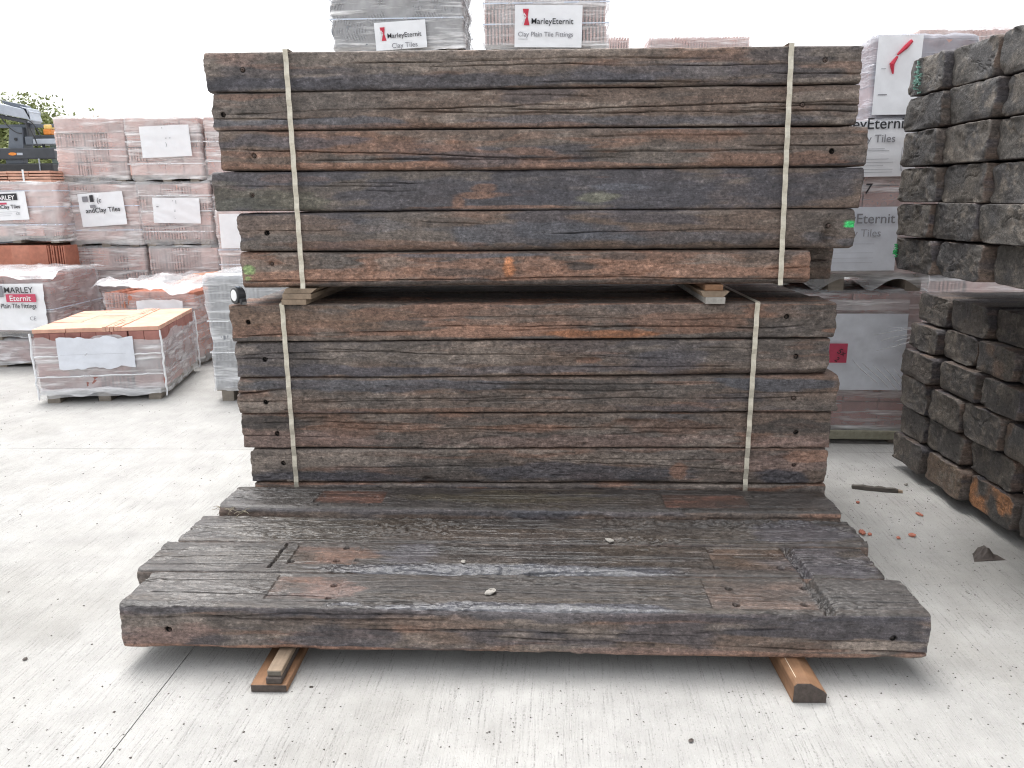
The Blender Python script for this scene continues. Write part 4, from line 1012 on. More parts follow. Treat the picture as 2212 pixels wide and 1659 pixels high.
bevel(MB().box(-0.012, 0.02, -0.006, 0.006, 0.068, 0.077).build('lock_button', M_MACH2, tape), 0.003)

# ------------------------------------------------------------------ tile packs
CELL = {}
def cell_mesh(kind, dx, dy, dz, mat):
    key = (kind, round(dx, 3), round(dy, 3), round(dz, 3), mat.name)
    if key in CELL: return CELL[key]
    R = random.Random(hash(kind) % 97 if False else len(CELL))
    b = MB()
    if kind == 'edge':
        n = max(5, int(round(dx / 0.030)))
        for i in range(n):
            p = dx / n
            oy = R.uniform(0, 0.012); oz = R.uniform(0, 0.010)
            b.box(i * p + 0.0015, (i + 1) * p - p * 0.45, oy * 1.5, dy - 0.004, 0.002, dz - 0.004 - oz)
    elif kind == 'flat':
        n = 2 if dx > 0.22 else 1
        for i in range(n):
            p = dx / n
            b.box(i * p + 0.003, (i + 1) * p - 0.003, R.uniform(0, 0.008), dy * 0.5, 0.003, dz - 0.004)
        b.box(0.004, dx - 0.004, dy * 0.52, dy - 0.003, 0.004, dz - 0.006)
    elif kind == 'lay':                                 # lying flat, edges in courses
        n = max(3, int(round(dz / 0.028)))
        for i in range(n):
            p = dz / n
            o1 = R.uniform(0, 0.010); o2 = R.uniform(0, 0.006)
            b.box(0.002 + o2, dx - 0.002 - o2, o1, dy - 0.003, i * p + 0.001, (i + 1) * p - p * 0.22)
    elif kind == 'wave':                                # curved roof tiles standing on edge
        n = max(6, int(round(dx / 0.024))); m = 7
        p = dx / n
        for i in range(n):
            oy = R.uniform(0, 0.012)
            v = []
            for k in range(m + 1):
                z = 0.002 + (dz - 0.006) * k / m
                ox = 0.014 * math.sin(math.pi * 2 * k / m) * (1 if True else -1)
                x = i * p + 0.002 + ox
                v += [(x, oy, z), (x + p * 0.62, oy, z), (x + p * 0.62, dy - 0.004, z), (x, dy - 0.004, z)]
            f = [(0, 3, 2, 1), (4 * m, 4 * m + 1, 4 * m + 2, 4 * m + 3)]
            for k in range(m):
                for q in range(4):
                    f.append((4 * k + q, 4 * k + (q + 1) % 4, 4 * k + 4 + (q + 1) % 4, 4 * k + 4 + q))
            b.add(v, f)
    CELL[key] = b.mesh('tile_bundle', mat)
    return CELL[key]

def film_shell(W, D, z0, z1, seed, top=True, torn=0.0, hem=0.0, arcs=0.0, amp=0.008, bulge=0.012, rad=0.03, nper=30, nz=22, narc=2.5):
    """film round a pack: wrinkled rounded sides, gathered top, ragged hem"""
    per = []
    def side(p, q, n):
        for i in range(n):
            t = i / n
            per.append((p[0] + (q[0] - p[0]) * t, p[1] + (q[1] - p[1]) * t))
    o = bulge
    r = rad
    cs = [(-o, -o), (W + o, -o), (W + o, D + o), (-o, D + o)]
    cr = [(cs[0], (1, 0)), (cs[1], (0, 1)), (cs[2], (-1, 0)), (cs[3], (0, -1))]
    pts = []
    for i in range(4):
        (cx, cy), (dx, dy) = cr[i]
        (nx_, ny_), _ = cr[(i + 1) % 4]
        a = (cx + dx * r, cy + dy * r); b = (nx_ - dx * r, ny_ - dy * r)
        n = nper
        for k in range(n):
            t = k / (n - 1)
            pts.append((a[0] + (b[0] - a[0]) * t, a[1] + (b[1] - a[1]) * t, dy * 0 + dy, -dx))
        # rounded corner towards next side
        for k in (1, 2):
            ang = k / 3 * math.pi / 2
            ndx, ndy = cr[(i + 1) % 4][1]
            c = (nx_ - dx * r + ndx * r, ny_ - dy * r + ndy * r)
            nn = (dy * math.cos(ang) + ndy * math.sin(ang), -dx * math.cos(ang) - ndx * math.sin(ang))
            pts.append((c[0] + nn[0] * r, c[1] + nn[1] * r, nn[0], nn[1]))
    A = np.array(pts); n = len(A)
    seglen = np.sqrt(((A[:, :2] - np.roll(A[:, :2], 1, 0)) ** 2).sum(1)); s = np.cumsum(seglen)
    zz = np.linspace(0, 1, nz)
    S, Z = np.meshgrid(s, zz)
    zb = z0 + hem * (fbm(s * 3.5, s * 0, seed, 4) - 0.6) * 2
    if arcs:
        zb = zb + arcs * np.abs(np.sin((s - 0.1) * math.pi * narc / W)) ** 1.3
    zt_ = z1 - torn * sst(0.3, 0.7, fbm(s * 4, s * 0 + 3, seed + 2, 4)) if torn else z1 + s * 0
    ZZ = zb[None, :] + (zt_ - zb)[None, :] * Z
    d1 = (fbm(S * 5 + ZZ * 11, ZZ * 9 - S * 6, seed + 3, 3) - 0.45) * amp * 2
    w = fbm(S * 3.0, ZZ * 3, seed + 4, 3)
    ridge = np.abs(np.sin((S * 9 + ZZ * 16 + w * 9))) ** 6 * amp * sst(0.42, 0.62, w)
    ridge2 = np.abs(np.sin((S * 11 - ZZ * 19 + w * 7))) ** 6 * amp * sst(0.55, 0.4, w)
    disp = d1 + ridge + ridge2
    V = np.stack([A[None, :, 0] + A[None, :, 2] * disp, A[None, :, 1] + A[None, :, 3] * disp, ZZ], -1)
    V[..., 0] += (fbm(ZZ * 2.2, ZZ * 0 + seed, seed + 9, 2) - 0.5) * amp * 3
    verts = [V.reshape(-1, 3)]
    idx = np.arange(nz * n).reshape(nz, n)
    a, b = idx[:-1], idx[1:]
    faces = [np.stack([a, np.roll(a, -1, 1), np.roll(b, -1, 1), b], -1).reshape(-1, 4)]
    tri = None
    if top:
        prev = idx[-1]; base = nz * n
        ctr = np.array([W / 2, D / 2, 0])
        for j, t in enumerate((0.96, 0.8, 0.6, 0.4, 0.2)):
            ring = V[-1].copy()
            ring[:, :2] = ctr[:2] + (ring[:, :2] - ctr[:2]) * t
            ring[:, 2] = z1 + 0.012 + (fbm(ring[:, 0] * 9 + seed, ring[:, 1] * 9, seed + 8, 4) - 0.4) * 0.03
            verts.append(ring)
            cur = base + np.arange(n); base += n
            faces.append(np.stack([prev, np.roll(prev, -1), np.roll(cur, -1), cur], -1))
            prev = cur
        verts.append(np.array([[W / 2, D / 2, z1 + 0.015]]))
        tri = np.stack([prev, np.roll(prev, -1), np.full(n, base)], -1)
    V = np.concatenate(verts); Q = np.concatenate(faces)
    me = bpy.data.meshes.new('plastic_wrap')
    f = [tuple(q) for q in Q.tolist()] + ([tuple(q) for q in tri.tolist()] if tri is not None else [])
    me.from_pydata(V.tolist(), [], f)
    me.polygons.foreach_set('use_smooth', [True] * len(f))
    me.update()
    return me

def text_mesh(txt, size, mat, bold=0.0, shear=0.0):
    cu = bpy.data.curves.new('lettering', 'FONT')
    cu.body = txt; cu.size = size; cu.align_x = 'LEFT'; cu.offset = bold * size; cu.shear = shear
    cu.extrude = 0.0006
    cu.resolution_u = 4
    o = bpy.data.objects.new('lettering', cu)
    col.objects.link(o)
    bpy.context.view_layer.update()
    me = bpy.data.meshes.new_from_object(o.evaluated_get(bpy.context.evaluated_depsgraph_get()))
    bpy.data.objects.remove(o); bpy.data.curves.remove(cu)
    me.name = 'lettering'
    me.materials.clear(); me.materials.append(mat)
    return me

def sheet(parent, x0, x1, z0, z1, y, mat=None, seed=0, items=(), tilt=0.0, amp=0.006, ragged=0.0, name='paper_label', label=None):
    """a sheet on the front of a pack (front is -y): slightly creased; items = (text, x, z, size, material, bold)"""
    nx, nz = 22, 16
    g = np.meshgrid(np.linspace(0, 1, nx), np.linspace(0, 1, nz))
    X = x0 + (x1 - x0) * g[0]; Z = z0 + (z1 - z0) * g[1]
    if ragged:
        Z = Z + ragged * (fbm(g[0] * 6, g[0] * 0, seed + 5, 3) - 0.5) * (1 - 2 * np.abs(g[1] - 0.5) < 0.2) * 2 * np.sign(g[1] - 0.5) * 0.7
    w = fbm(X * 5, Z * 5, seed + 2, 3)
    Y = y + (np.abs(np.sin(X * 14 + Z * 22 + w * 8)) ** 5) * -amp * 0.5 + (w - 0.5) * amp
    V = np.stack([X, Y, Z], -1).reshape(-1, 3)
    Vb = V + np.array([0, 0.0012, 0])
    f = []
    for j in range(nz - 1):
        for i in range(nx - 1):
            a = j * nx + i
            f.append((a, a + 1, a + nx + 1, a + nx))
    me = bpy.data.meshes.new(name)
    me.from_pydata(V.tolist(), [], f)
    me.materials.append(mat or M_PAPER)
    me.polygons.foreach_set('use_smooth', [True] * len(f))
    me.update()
    o = link(name, me, parent)
    o.rotation_euler = (0, 0, 0)
    if label: o['label'] = label
    for it in items:
        if it[0] == 'LOGO':
            _, lx, lz, s, mt = it[:5]
            b = MB()
            yy = y - amp - 0.001
            b.prism([(lx + s * 0.22, lz + s), (lx + s * 0.62, lz + s), (lx + s * 0.55, lz + s * 0.5), (lx + s * 0.68, lz), (lx + s * 0.3, lz), (lx + s * 0.42, lz + s * 0.45), (lx + s * 0.30, lz + s * 0.62)], yy, yy + 0.0005)
            b.build('logo', mt, o)
            b = MB()
            ring = []
            for k in range(9):
                t = -0.5 * math.pi + k / 8 * math.pi * 1.3
                ring.append((lx + s * 0.28 + s * 0.16 * math.cos(t), yy - 0.001, lz + s * 0.52 + s * 0.16 * math.sin(t)))
            b.tube(ring, s * 0.022, 5)
            b.tube([(lx + s * 0.16, yy - 0.001, lz), (lx + s * 0.36, yy - 0.001, lz + s * 0.75)], s * 0.022, 5)
            b.build('logo_stroke', M_PAPER, o)
        elif it[0] == 'RECT':
            _, a0, b0_, a1, b1_, mt = it[:6]
            MB().box(a0, a1, y - amp - 0.0006, y - amp, b0_, b1_).build('printed_block', mt, o)
        else:
            txt, tx, tz, sz, mt = it[:5]
            me2 = text_mesh(txt, sz, mt, it[5] if len(it) > 5 else 0.0, it[6] if len(it) > 6 else 0.0)
            k = it[7] / max(v.co.x for v in me2.vertices) if len(it) > 7 else 1.0
            link('lettering', me2, o, (tx, y - amp - 0.0022, tz), (math.pi / 2, 0, 0), (k, 1 if len(it) > 8 else k, 1))
    if tilt:
        # turn the sheet about its own middle
        cx, cz = (x0 + x1) / 2, (z0 + z1) / 2
        o.matrix_local = Matrix.Translation((cx, 0, cz)) @ Matrix.Rotation(tilt, 4, 'Y') @ Matrix.Translation((-cx, 0, -cz))
    return o

PAL = {}
def pallet(parent, W, D, h):
    p = empty('pallet', (0, 0, 0), 0, parent)
    for i in range(3):
        x = 0.04 + i * (W - 0.08 - 0.09) / 2
        MB().box(x, x + 0.09, 0.0, D, 0.0, h - 0.02).build('runner', M_PALLET, p)
    nbd = 6
    bw = D / nbd
    for j in range(nbd):
        MB().box(0.0, W, j * bw + 0.006, (j + 1) * bw - 0.006, h - 0.0198, h).build('board', M_PALLET, p)
    return p

def pack(label, ox, oy, oz, rz, W, D, Hh, seed, mat=M_TERRA, film=M_FILM, pal=0.09, cols=4, rows=4, layers=2, wave=False, lay=False, group='wrapped tile packs',
         bands=(), bandmat=None, fkw=None, edge_p=0.5, name='tile_pack', cat='tile pack', toprow=None, shown=True):
    R = random.Random(seed)
    root = empty(name, (ox, oy, oz), rz)
    tag(root, label, cat, group)
    if pal: pallet(root, W, D, pal)
    dx, dy, dz = W / cols, D / layers, (Hh - pal) / rows
    for k in range(rows):
        for j in range(layers):
            for i in range(cols):
                if j > 0 and j < layers - 1 and 0 < i < cols - 1 and k < rows - 1: continue
                kind = 'wave' if wave else ('lay' if lay else ('edge' if R.random() < edge_p else 'flat'))
                me = cell_mesh(kind, dx, dy, dz, mat)
                link('tile_bundle', me, root, (i * dx + R.uniform(-.005, .005), j * dy + R.uniform(-.012, .004), pal + k * dz))
    if film:
        me = film_shell(W, D, fkw.get('z0', pal * 0.4) if fkw else pal * 0.4, (fkw.get('z1', Hh + 0.01) if fkw else Hh + 0.01), seed, **{a: b for a, b in (fkw or {}).items() if a not in ('z0', 'z1')})
        me.materials.append(film)
        link('plastic_wrap', me, root)
    for bz in bands:
        t = 0.010
        o_ = 0.016
        b = MB()
        b.box(-o_, W + o_, -o_ - 0.001, -o_, bz, bz + t)
        b.box(W + o_, W + o_ + 0.001, -o_, D + o_, bz, bz + t)
        b.box(-o_ - 0.001, -o_, -o_, D + o_, bz, bz + t)
        b.box(-o_, W + o_, D + o_, D + o_ + 0.001, bz, bz + t)
        b.build('band', bandmat or M_BAND, root)
    return root

INK, GR = M_INK, M_INK_G
# ---- left: three-high stacks of wrapped clay tiles
YL = 8.3
def span(px0, px1, py0, py1, y):
    a = at(px0, py1, 'y', y); b = at(px1, py0, 'y', y)
    c = at(px1, py1, 'y', y); d = at(px0, py0, 'y', y)
    return (a[0] + d[0]) / 2, (b[0] + c[0]) / 2, (a[2] + c[2]) / 2, (b[2] + d[2]) / 2
zl0 = 0.0
xB0, xB1, zB1, zB2 = span(120, 274, 255, 393, YL)
xC0, xC1, _, _ = span(277, 432, 255, 393, YL)
zA = [0.0, at(200, 533, 'y', YL)[2], at(200, 395, 'y', YL)[2], at(200, 255, 'y', YL)[2]]
WB = xB1 - xB0; WC = xC1 - xC0
gl = 'wrapped clay tile packs stacked three high on the left'
fk = dict(hem=0.02, amp=0.012)
# column B
b0 = pack('bottom wrapped tile pack in the left-centre column, below the labelled one', xB0 + 0.06, YL, 0, 0, WB, 0.9, zA[1] - 0.012, 21, bands=(0.35,), fkw=fk, group=gl, pal=0.08)
b1 = pack('middle wrapped tile pack of its column with a tilted printed label', xB0 + 0.03, YL - 0.02, zA[1], 0, WB + 0.03, 0.9, zA[2] - zA[1] - 0.012, 22, bands=(0.17, 0.42), fkw=fk, group=gl, pal=0.07)
sheet(b1, 0.18, 0.66, 0.22, 0.56, -0.035, None, 4, [('andClay Tiles', 0.245, 0.36, 0.06, INK, 0.01, 0, 0.37), ('RECT', 0.23, 0.475, 0.29, 0.53, GR), ('RECT', 0.31, 0.47, 0.35, 0.54, INK), ('RECT', 0.30, 0.41, 0.36, 0.44, GR), ('(c', 0.38, 0.46, 0.07, INK)], tilt=-0.06, amp=0.012)
b2 = pack('top wrapped tile pack of its column, no label, crumpled film', xB0, YL + 0.02, zA[2], 0, WB - 0.02, 0.9, zA[3] - zA[2], 23, bands=(0.33,), bandmat=M_FILM_W, fkw=fk, group=gl, pal=0.07)
# column C
c0 = pack('bottom wrapped tile pack behind the torn-open one', xC0 + 0.10, YL, 0, 0, WC - 0.02, 0.9, zA[1] - 0.015, 24, bands=(0.3,), fkw=fk, group=gl, pal=0.08)
c1 = pack('middle wrapped pack with a blank white label, right of the tilted print', xC0 + 0.05, YL, zA[1], 0, WC, 0.9, zA[2] - zA[1] - 0.012, 25, bands=(0.15, 0.36, 0.52), bandmat=M_BANDW, fkw=fk, group=gl, pal=0.07)
sheet(c1, 0.16, 0.66, 0.24, 0.5, -0.035, None, 5, [("' 1", 0.38, 0.44, 0.05, GR), ('-', 0.2, 0.385, 0.1, GR), ('z', 0.39, 0.36, 0.04, GR), ("'-", 0.38, 0.28, 0.04, GR)], tilt=0.02, amp=0.012)
c2 = pack('top wrapped pack with a large blank white label', xC0, YL, zA[2], 0, WC, 0.9, zA[3] - zA[2] - 0.005, 26, bands=(0.18, 0.40), bandmat=M_BANDW, fkw=fk, group=gl, pal=0.07)
sheet(c2, 0.16, 0.68, 0.25, 0.56, -0.035, None, 6, [("'", 0.4, 0.5, 0.06, GR), ('- -', 0.42, 0.42, 0.07, GR), (')', 0.42, 0.36, 0.05, GR)], tilt=-0.03, amp=0.012)
# column D (mostly behind the sleepers)
xD0 = xC1 + 0.04
d0 = pack('bottom wrapped pack of the column half hidden by the sleepers', xD0 + 0.12, YL + 0.1, 0, 0, WC, 0.9, zA[1] - 0.012, 27, fkw=fk, group=gl, pal=0.08)
d1 = pack('middle wrapped pack of the column half hidden by the sleepers', xD0 + 0.04, YL + 0.05, zA[1], 0, WC, 0.9, zA[2] - zA[1] - 0.012, 28, bands=(0.3, 0.5), bandmat=M_BANDW, fkw=fk, group=gl, pal=0.07)
sheet(d1, 0.03, 0.4, 0.42, 0.52, -0.035, None, 7)
d2 = pack('top wrapped pack of the column half hidden by the sleepers', xD0, YL + 0.05, zA[2], 0, WC, 0.9, zA[3] - zA[2], 29, bands=(0.2, 0.4), bandmat=M_BANDW, fkw=fk, group=gl, pal=0.07)
sheet(d2, 0.2, 0.6, 0.22, 0.5, -0.035, None, 8)
# column A at the picture's edge
xA1 = at(128, 460, 'y', YL - 0.25)[0]
YA = YL - 0.25
WA = 0.98
zAt = at(60, 395, 'y', YA)[2]; zAb = at(60, 525, 'y', YA)[2]
a0_ = pack('bottom pack at the left picture edge, bare red tiles', xA1 - WA + 0.02, YA, 0, 0, WA, 0.9, zAb - 0.02, 31, mat=M_TERRA_RED, film=M_FILM, fkw=dict(z1=0.42, torn=0.12, top=False, hem=0.02), group=gl, pal=0.08, cols=5, edge_p=0.6)
a1_ = pack('wrapped pack at the left edge, label with black name block', xA1 - WA, YA, zAb, 0, WA, 0.9, zAt - zAb - 0.01, 32, bands=(0.18, 0.36, 0.52), fkw=fk, group=gl, pal=0.07, cols=5)
lx = at(0, 440, 'y', YA)[0] - (xA1 - WA)
lx1 = at(63, 440, 'y', YA)[0] - (xA1 - WA)
zz = lambda py: at(30, py, 'y', YA)[2] - zAb
sheet(a1_, lx - 0.25, lx1, zz(476), zz(415), -0.035, None, 9, [('RECT', lx - 0.22, zz(433.5), lx + 0.22, zz(419), INK), ('MARLEY', lx - 0.03, zz(432.0), 0.085, M_WHITE, 0.02, 0, 0.225),
      ('RECT', lx - 0.2, zz(442), lx + 0.1, zz(438), M_PINK), ('HandClay Tiles', lx - 0.085, zz(451), 0.055, INK, 0.01, 0, 0.32), ('CE', lx + 0.18, zz(465), 0.035, GR), ('RECT', lx - 0.2, zz(458.4), lx + 0.2, zz(458), GR), ('RECT', lx - 0.2, zz(462.4), lx + 0.14, zz(462), GR), ('RECT', lx - 0.2, zz(466.4), lx + 0.12, zz(466), GR)], tilt=-0.03, amp=0.008)
# loose layer of tiles on top of A
tl = empty('tile_pile', (xA1 - WA + 0.02, YA + 0.03, zAt + 0.01))
tag(tl, 'low pile of bare orange tiles held by two white bands, on the left pack', 'tile pile')
for k in range(4):
    for i in range(4):
        MB().box(0, 0.22, 0, 0.5, 0, 0.022, jit=0.003).build('tile', M_TERRA_HOT, tl, (i * 0.228 + rnd.uniform(-.01, .01), rnd.uniform(-.012, .012), k * 0.029))
for bx in (0.35, 0.62):
    MB().box(bx, bx + 0.02, -0.018, -0.016, 0.0, 0.122).build('band', M_BANDW, tl)

# ---- nearer left: two packs on the ground and the open red pack
gp = 'opened tile packs on the ground at the left'
YE = 7.02
xE1 = at(116, 720, 'y', YE)[0]
zE0 = at(60, 735, 'y', YE)[2]; zE1 = at(60, 597, 'y', YE)[2]
e0 = pack('low white-wrapped pack on the concrete under the creased label pack', xE1 - 1.12, YE + 0.02, 0, 0.02, 1.12, 0.85, zE0 - 0.01, 41, film=M_FILM_W, pal=0.05, rows=1, cols=4, group=gp, fkw=dict(hem=0.03, amp=0.022, z0=0.03), mat=M_BROWN)
e1 = pack('tile pack with creased red and white label, left edge, above white wrap', xE1 - 1.1, YE, zE0, 0.02, 1.1, 0.85, zE1 - zE0, 42, film=M_FILM_C, pal=0.08, rows=3, cols=4, group=gp, fkw=dict(hem=0.03, amp=0.015), mat=M_BROWN, bands=(0.28,))
lx = at(0, 650, 'y', YE)[0] - (xE1 - 1.1)
zz = lambda py: at(50, py, 'y', YE)[2] - zE0
sheet(e1, lx - 0.12, 1.08, zz(712), zz(612), -0.05, None, 11, [('MARLEY', lx + 0.09, zz(631), 0.095, INK, 0.008, 0, 0.27), ('RECT', lx + 0.10, zz(651), lx + 0.375, zz(634), M_PINK), ('Eternit', lx + 0.13, zz(648.5), 0.085, M_WHITE, 0.01, 0, 0.2), ('Clay Plain Tile Fittings', lx - 0.06, zz(664), 0.06, INK, 0.008, 0, 0.43, 1),
      ('RECT', lx - 0.1, zz(640), lx + 0.08, zz(616), GR), ('CE', 0.93, zz(690), 0.05, GR)], amp=0.022)
# draped white film on top
def drape(parent, x0, x1, y0, y1, z, seed, mat, amp=0.05, hang=0.0, name='loose_film'):
    nx, ny = 30, 20
    g = np.meshgrid(np.linspace(0, 1, nx), np.linspace(0, 1, ny))
    X = x0 + (x1 - x0) * g[0]; Y = y0 + (y1 - y0) * g[1]
    w = fbm(X * 4 + seed, Y * 4, seed, 4)
    Z = z + amp * (w - 0.35) + 0.35 * amp * (fbm(X * 11, Y * 11, seed + 21, 3) - 0.5)
    Z = Z - hang * sst(0.12, 0.0, g[1]) * (0.6 + fbm(X * 7, Y * 0, seed + 3, 3) * 0.8)
    Y = Y + 0.02 * (fbm(X * 6, Z * 8, seed + 5, 3) - 0.5)
    V = np.stack([X, Y, Z], -1).reshape(-1, 3)
    f = [(j * nx + i, j * nx + i + 1, (j + 1) * nx + i + 1, (j + 1) * nx + i) for j in range(ny - 1) for i in range(nx - 1)]
    me = bpy.data.meshes.new(name); me.from_pydata(V.tolist(), [], f); me.materials.append(mat)
    me.polygons.foreach_set('use_smooth', [True] * len(f)); me.update()
    return link(name, me, parent)
drape(e1, -0.02, 1.18, -0.05, 0.85, zE1 - zE0 + 0.035, 3, M_FILM_W, 0.07, 0.05)
drape(a0_, 0.1, 1.0, -0.05, 0.5, 0.5, 4, M_FILM_W, 0.06, 0.06)
YF_ = 7.15
xF0 = at(226, 640, 'y', YF_)[0]; xF1 = at(425, 640, 'y', YF_)[0]
zF1 = at(320, 630, 'y', YF_)[2]
f0 = pack('torn-open tile pack with loose film, behind the low bare-topped pack', xF0, YF_, 0, -0.05, xF1 - xF0, 0.95, zF1, 43, film=M_FILM_C, pal=0.09, rows=4, cols=4, group=gp, fkw=dict(hem=0.02, amp=0.018, top=False, torn=0.05), mat=M_TERRA_RED)
drape(f0, -0.1, xF1 - xF0 + 0.03, -0.06, 1.0, zF1 + 0.05, 6, M_FILM_W, 0.16, 0.06)
drape(f0, 0.35, xF1 - xF0 - 0.05, -0.055, -0.045, zF1 - 0.06, 9, M_FILM_W, 0.03, 0.0)
sheet(f0, 0.33, xF1 - xF0 - 0.10, zF1 - 0.33, zF1 - 0.07, -0.04, M_PAPER, 13, amp=0.015, ragged=0.03)
for i in range(3):
    MB().box(0, 0.30, 0, 0.2, 0, 0.02, jit=0.004).build('tile', M_TERRA_HOT, f0, (xF1 - xF0 - 0.42 + 0.02 * i, 0.45 + 0.1 * i, zF1 + 0.02 + 0.021 * i), (0.05, -0.08, 0.25))
# H: low pack with bare top
hl = at(92, 872, 'z', 0); hr = at(360, 861, 'z', 0)
HW = float(np.hypot(hr[0] - hl[0], hr[1] - hl[1])); hrz = math.atan2(hr[1] - hl[1], hr[0] - hl[0])
HD = 1.04; HH = at(78, 712, 'y', hl[1])[2]
h0 = pack('low tile pack with bare terracotta top and torn milky film, on the concrete', hl[0], hl[1], 0, hrz, HW, HD, HH - 0.03, 44, mat=M_BROWN, film=M_FILM_W, pal=0.09, rows=4, cols=4, group=gp, edge_p=0.15,
          fkw=dict(z0=0.05, z1=HH - 0.055, top=False, torn=0.05, hem=0.02, arcs=0.0, amp=0.012), bands=(0.2, 0.36), bandmat=M_FILM_W)
# top course: single tiles, most flat, one strip on edge
def htile(x, y, w, d, z, h=0.028):
    MB().box(0.001, w - 0.002, 0.001, d - 0.002, 0, h, jit=0.002).build('tile', M_TERRA_HOT, h0, (x, y, z))
zt = HH - 0.032
ny = 6
for j in range(ny):
    dy = HD / ny
    x = 0.0
    for (w, n) in ((HW * 0.26, 1), (HW * 0.29, 1), (HW * 0.15, 5), (HW * 0.30, 1)):
        for q in range(n):
            htile(x + q * w / n + rnd.uniform(-.002, .002), j * dy + rnd.uniform(-.003, .003), w / n, dy, zt, 0.036 if n > 1 else 0.030)
        x += w
sheet(h0, 0.17, 0.72, 0.27, HH - 0.07, -0.03, M_PAPER_G, 15, [('RECT', 0.19, 0.38, 0.66, 0.381, GR)], amp=0.01, ragged=0.04)['label'] = 'blank bluish-white sheet with a ragged top edge'
for (x, y) in ((HW + 0.014, -0.016), (-0.014, -0.016), (HW + 0.014, HD + 0.014)):
    rr = random.Random(int(x * 10) + 5)
    MB().tube([(x + rr.uniform(-.006, .006), y + rr.uniform(-.004, .004), 0.03 + (HH - 0.06) * t / 12) for t in range(13)], [0.005 + 0.005 * rr.random() for _ in range(13)], 6).build('film_fold', M_BANDW, h0)
for z in (0.21, 0.37):
    rr = random.Random(int(z * 100))
    MB().tube([(HW * t / 24, -0.022 + rr.uniform(-.003, .003), z + rr.uniform(-.004, .004)) for t in range(25)], [0.003 + 0.004 * rr.random() for _ in range(25)], 5).build('film_fold', M_BANDW, h0)
# hem strips of film at the foot
drape(h0, 0.02, HW - 0.02, -0.05, -0.02, 0.10, 21, M_FILM_W, 0.06, 0.05)
# G: slate pack half hidden by the stack
gl_ = at(470, 866, 'z', 0)
GH = at(455, 600, 'y', gl_[1])[2]
g0 = pack('grey roof tile pack in milky film beside the stack, left', gl_[0], gl_[1], 0, 0.03, 0.95, 1.0, GH, 45, mat=M_SLATE, film=M_FILM_W, pal=0.10, rows=4, cols=4, group=gp, edge_p=0.9,
          fkw=dict(z0=0.09, hem=0.02, amp=0.014), bands=(0.38, 0.62), bandmat=M_BANDW)
# D2: two-high stack seen between G and the sleepers
YD2 = 7.55
xd = at(472, 500, 'y', YD2)[0]
zd = at(490, 457, 'y', YD2)[2]
q0 = pack('lower pack of the two-high pile behind the grey tile pack', xd, YD2, 0, 0, 0.9, 0.6, zd * 0.5 - 0.01, 46, fkw=fk, pal=0.08, group=gp, rows=3)
q1 = pack('upper pack of the two-high pile with white label, behind the grey tiles', xd, YD2, zd * 0.5, 0, 0.9, 0.6, zd * 0.5, 47, fkw=fk, pal=0.07, group=gp, rows=3, bands=(0.2, 0.34))
sheet(q1, 0.03, 0.5, 0.36, zd * 0.5 - 0.02, -0.035, None, 16)

# ---- centre: tall stacks behind the sleepers
gc = 'wrapped packs in the tall stacks behind the sleepers'
YC = 7.0
cx0, cx1, _, _ = span(717, 997, 0, 100, YC)
zb3 = at(850, 106, 'y', YC)[2] - 0.03
WG = cx1 - cx0
hg = zb3 / 3
for k in range(3):
    pack('wrapped pack hidden under the grey wavy tile pack', cx0, YC, hg * k, 0, WG, 0.9, hg - 0.02, 50 + k, mat=M_SLATE, wave=True, cols=2, rows=2, pal=0.08, fkw=dict(hem=0.02), group=gc)
gk = pack('grey wavy roof tile pack with white label, above the stack, centre left', cx0, YC, zb3, 0, WG, 0.9, 0.72, 54, mat=M_SLATE, film=M_FILM, wave=True, cols=3, rows=4, pal=0.05, fkw=dict(hem=0.03, amp=0.012), group=gc, bands=(0.26, 0.42), bandmat=M_BAND)
lz = lambda py: at(870, py, 'y', YC)[2] - zb3
lxx = lambda px: at(px, 70, 'y', YC)[0] - cx0
sheet(gk, lxx(812), lxx(922), lz(108), lz(48), -0.04, None, 17, [('LOGO', lxx(836) - 0.071, lz(88), 0.105, M_RED), ('MarleyEternit', lxx(838), lz(83), 0.07, INK, 0.004, 0, lxx(912) - lxx(838)), ('Clay Tiles', lxx(846), lz(105), 0.055, GR)], tilt=-0.055, amp=0.008)
tx0, tx1, _, _ = span(1047, 1312, 0, 96, YC)
for k in range(3):
    pack('wrapped pack hidden under the pink clay tile pack', tx0, YC, hg * k, 0, tx1 - tx0, 0.9, hg - 0.02, 60 + k, cols=2, rows=2, pal=0.08, fkw=dict(hem=0.02), group=gc)
tk = pack('pink clay tile pack with white printed label, above the stack, centre', tx0, YC, zb3, 0, tx1 - tx0, 0.9, 0.75, 64, mat=M_TERRA, film=M_FILM, cols=5, rows=5, pal=0.05, edge_p=0.85, fkw=dict(hem=0.03, amp=0.010), group=gc, bands=(0.2, 0.36, 0.5))
lxx = lambda px: at(px, 50, 'y', YC)[0] - tx0
lz = lambda py: at(1186, py, 'y', YC)[2] - zb3
sheet(tk, lxx(1112), lxx(1257), lz(104), lz(13), -0.035, None, 18, [('LOGO', lxx(1144) - 0.085, lz(57), 0.125, M_RED), ('MarleyEternit', lxx(1147), lz(54), 0.09, INK, 0.005, 0, lxx(1238) - lxx(1147)), ('Clay Plain Tile Fittings', lxx(1119), lz(81), 0.06, GR, 0.002, 0, lxx(1238) - lxx(1119)), ('RECT', lxx(1119), lz(87), lxx(1140), lz(86.4), GR)], tilt=0.02, amp=0.006)
YC2 = 9.0
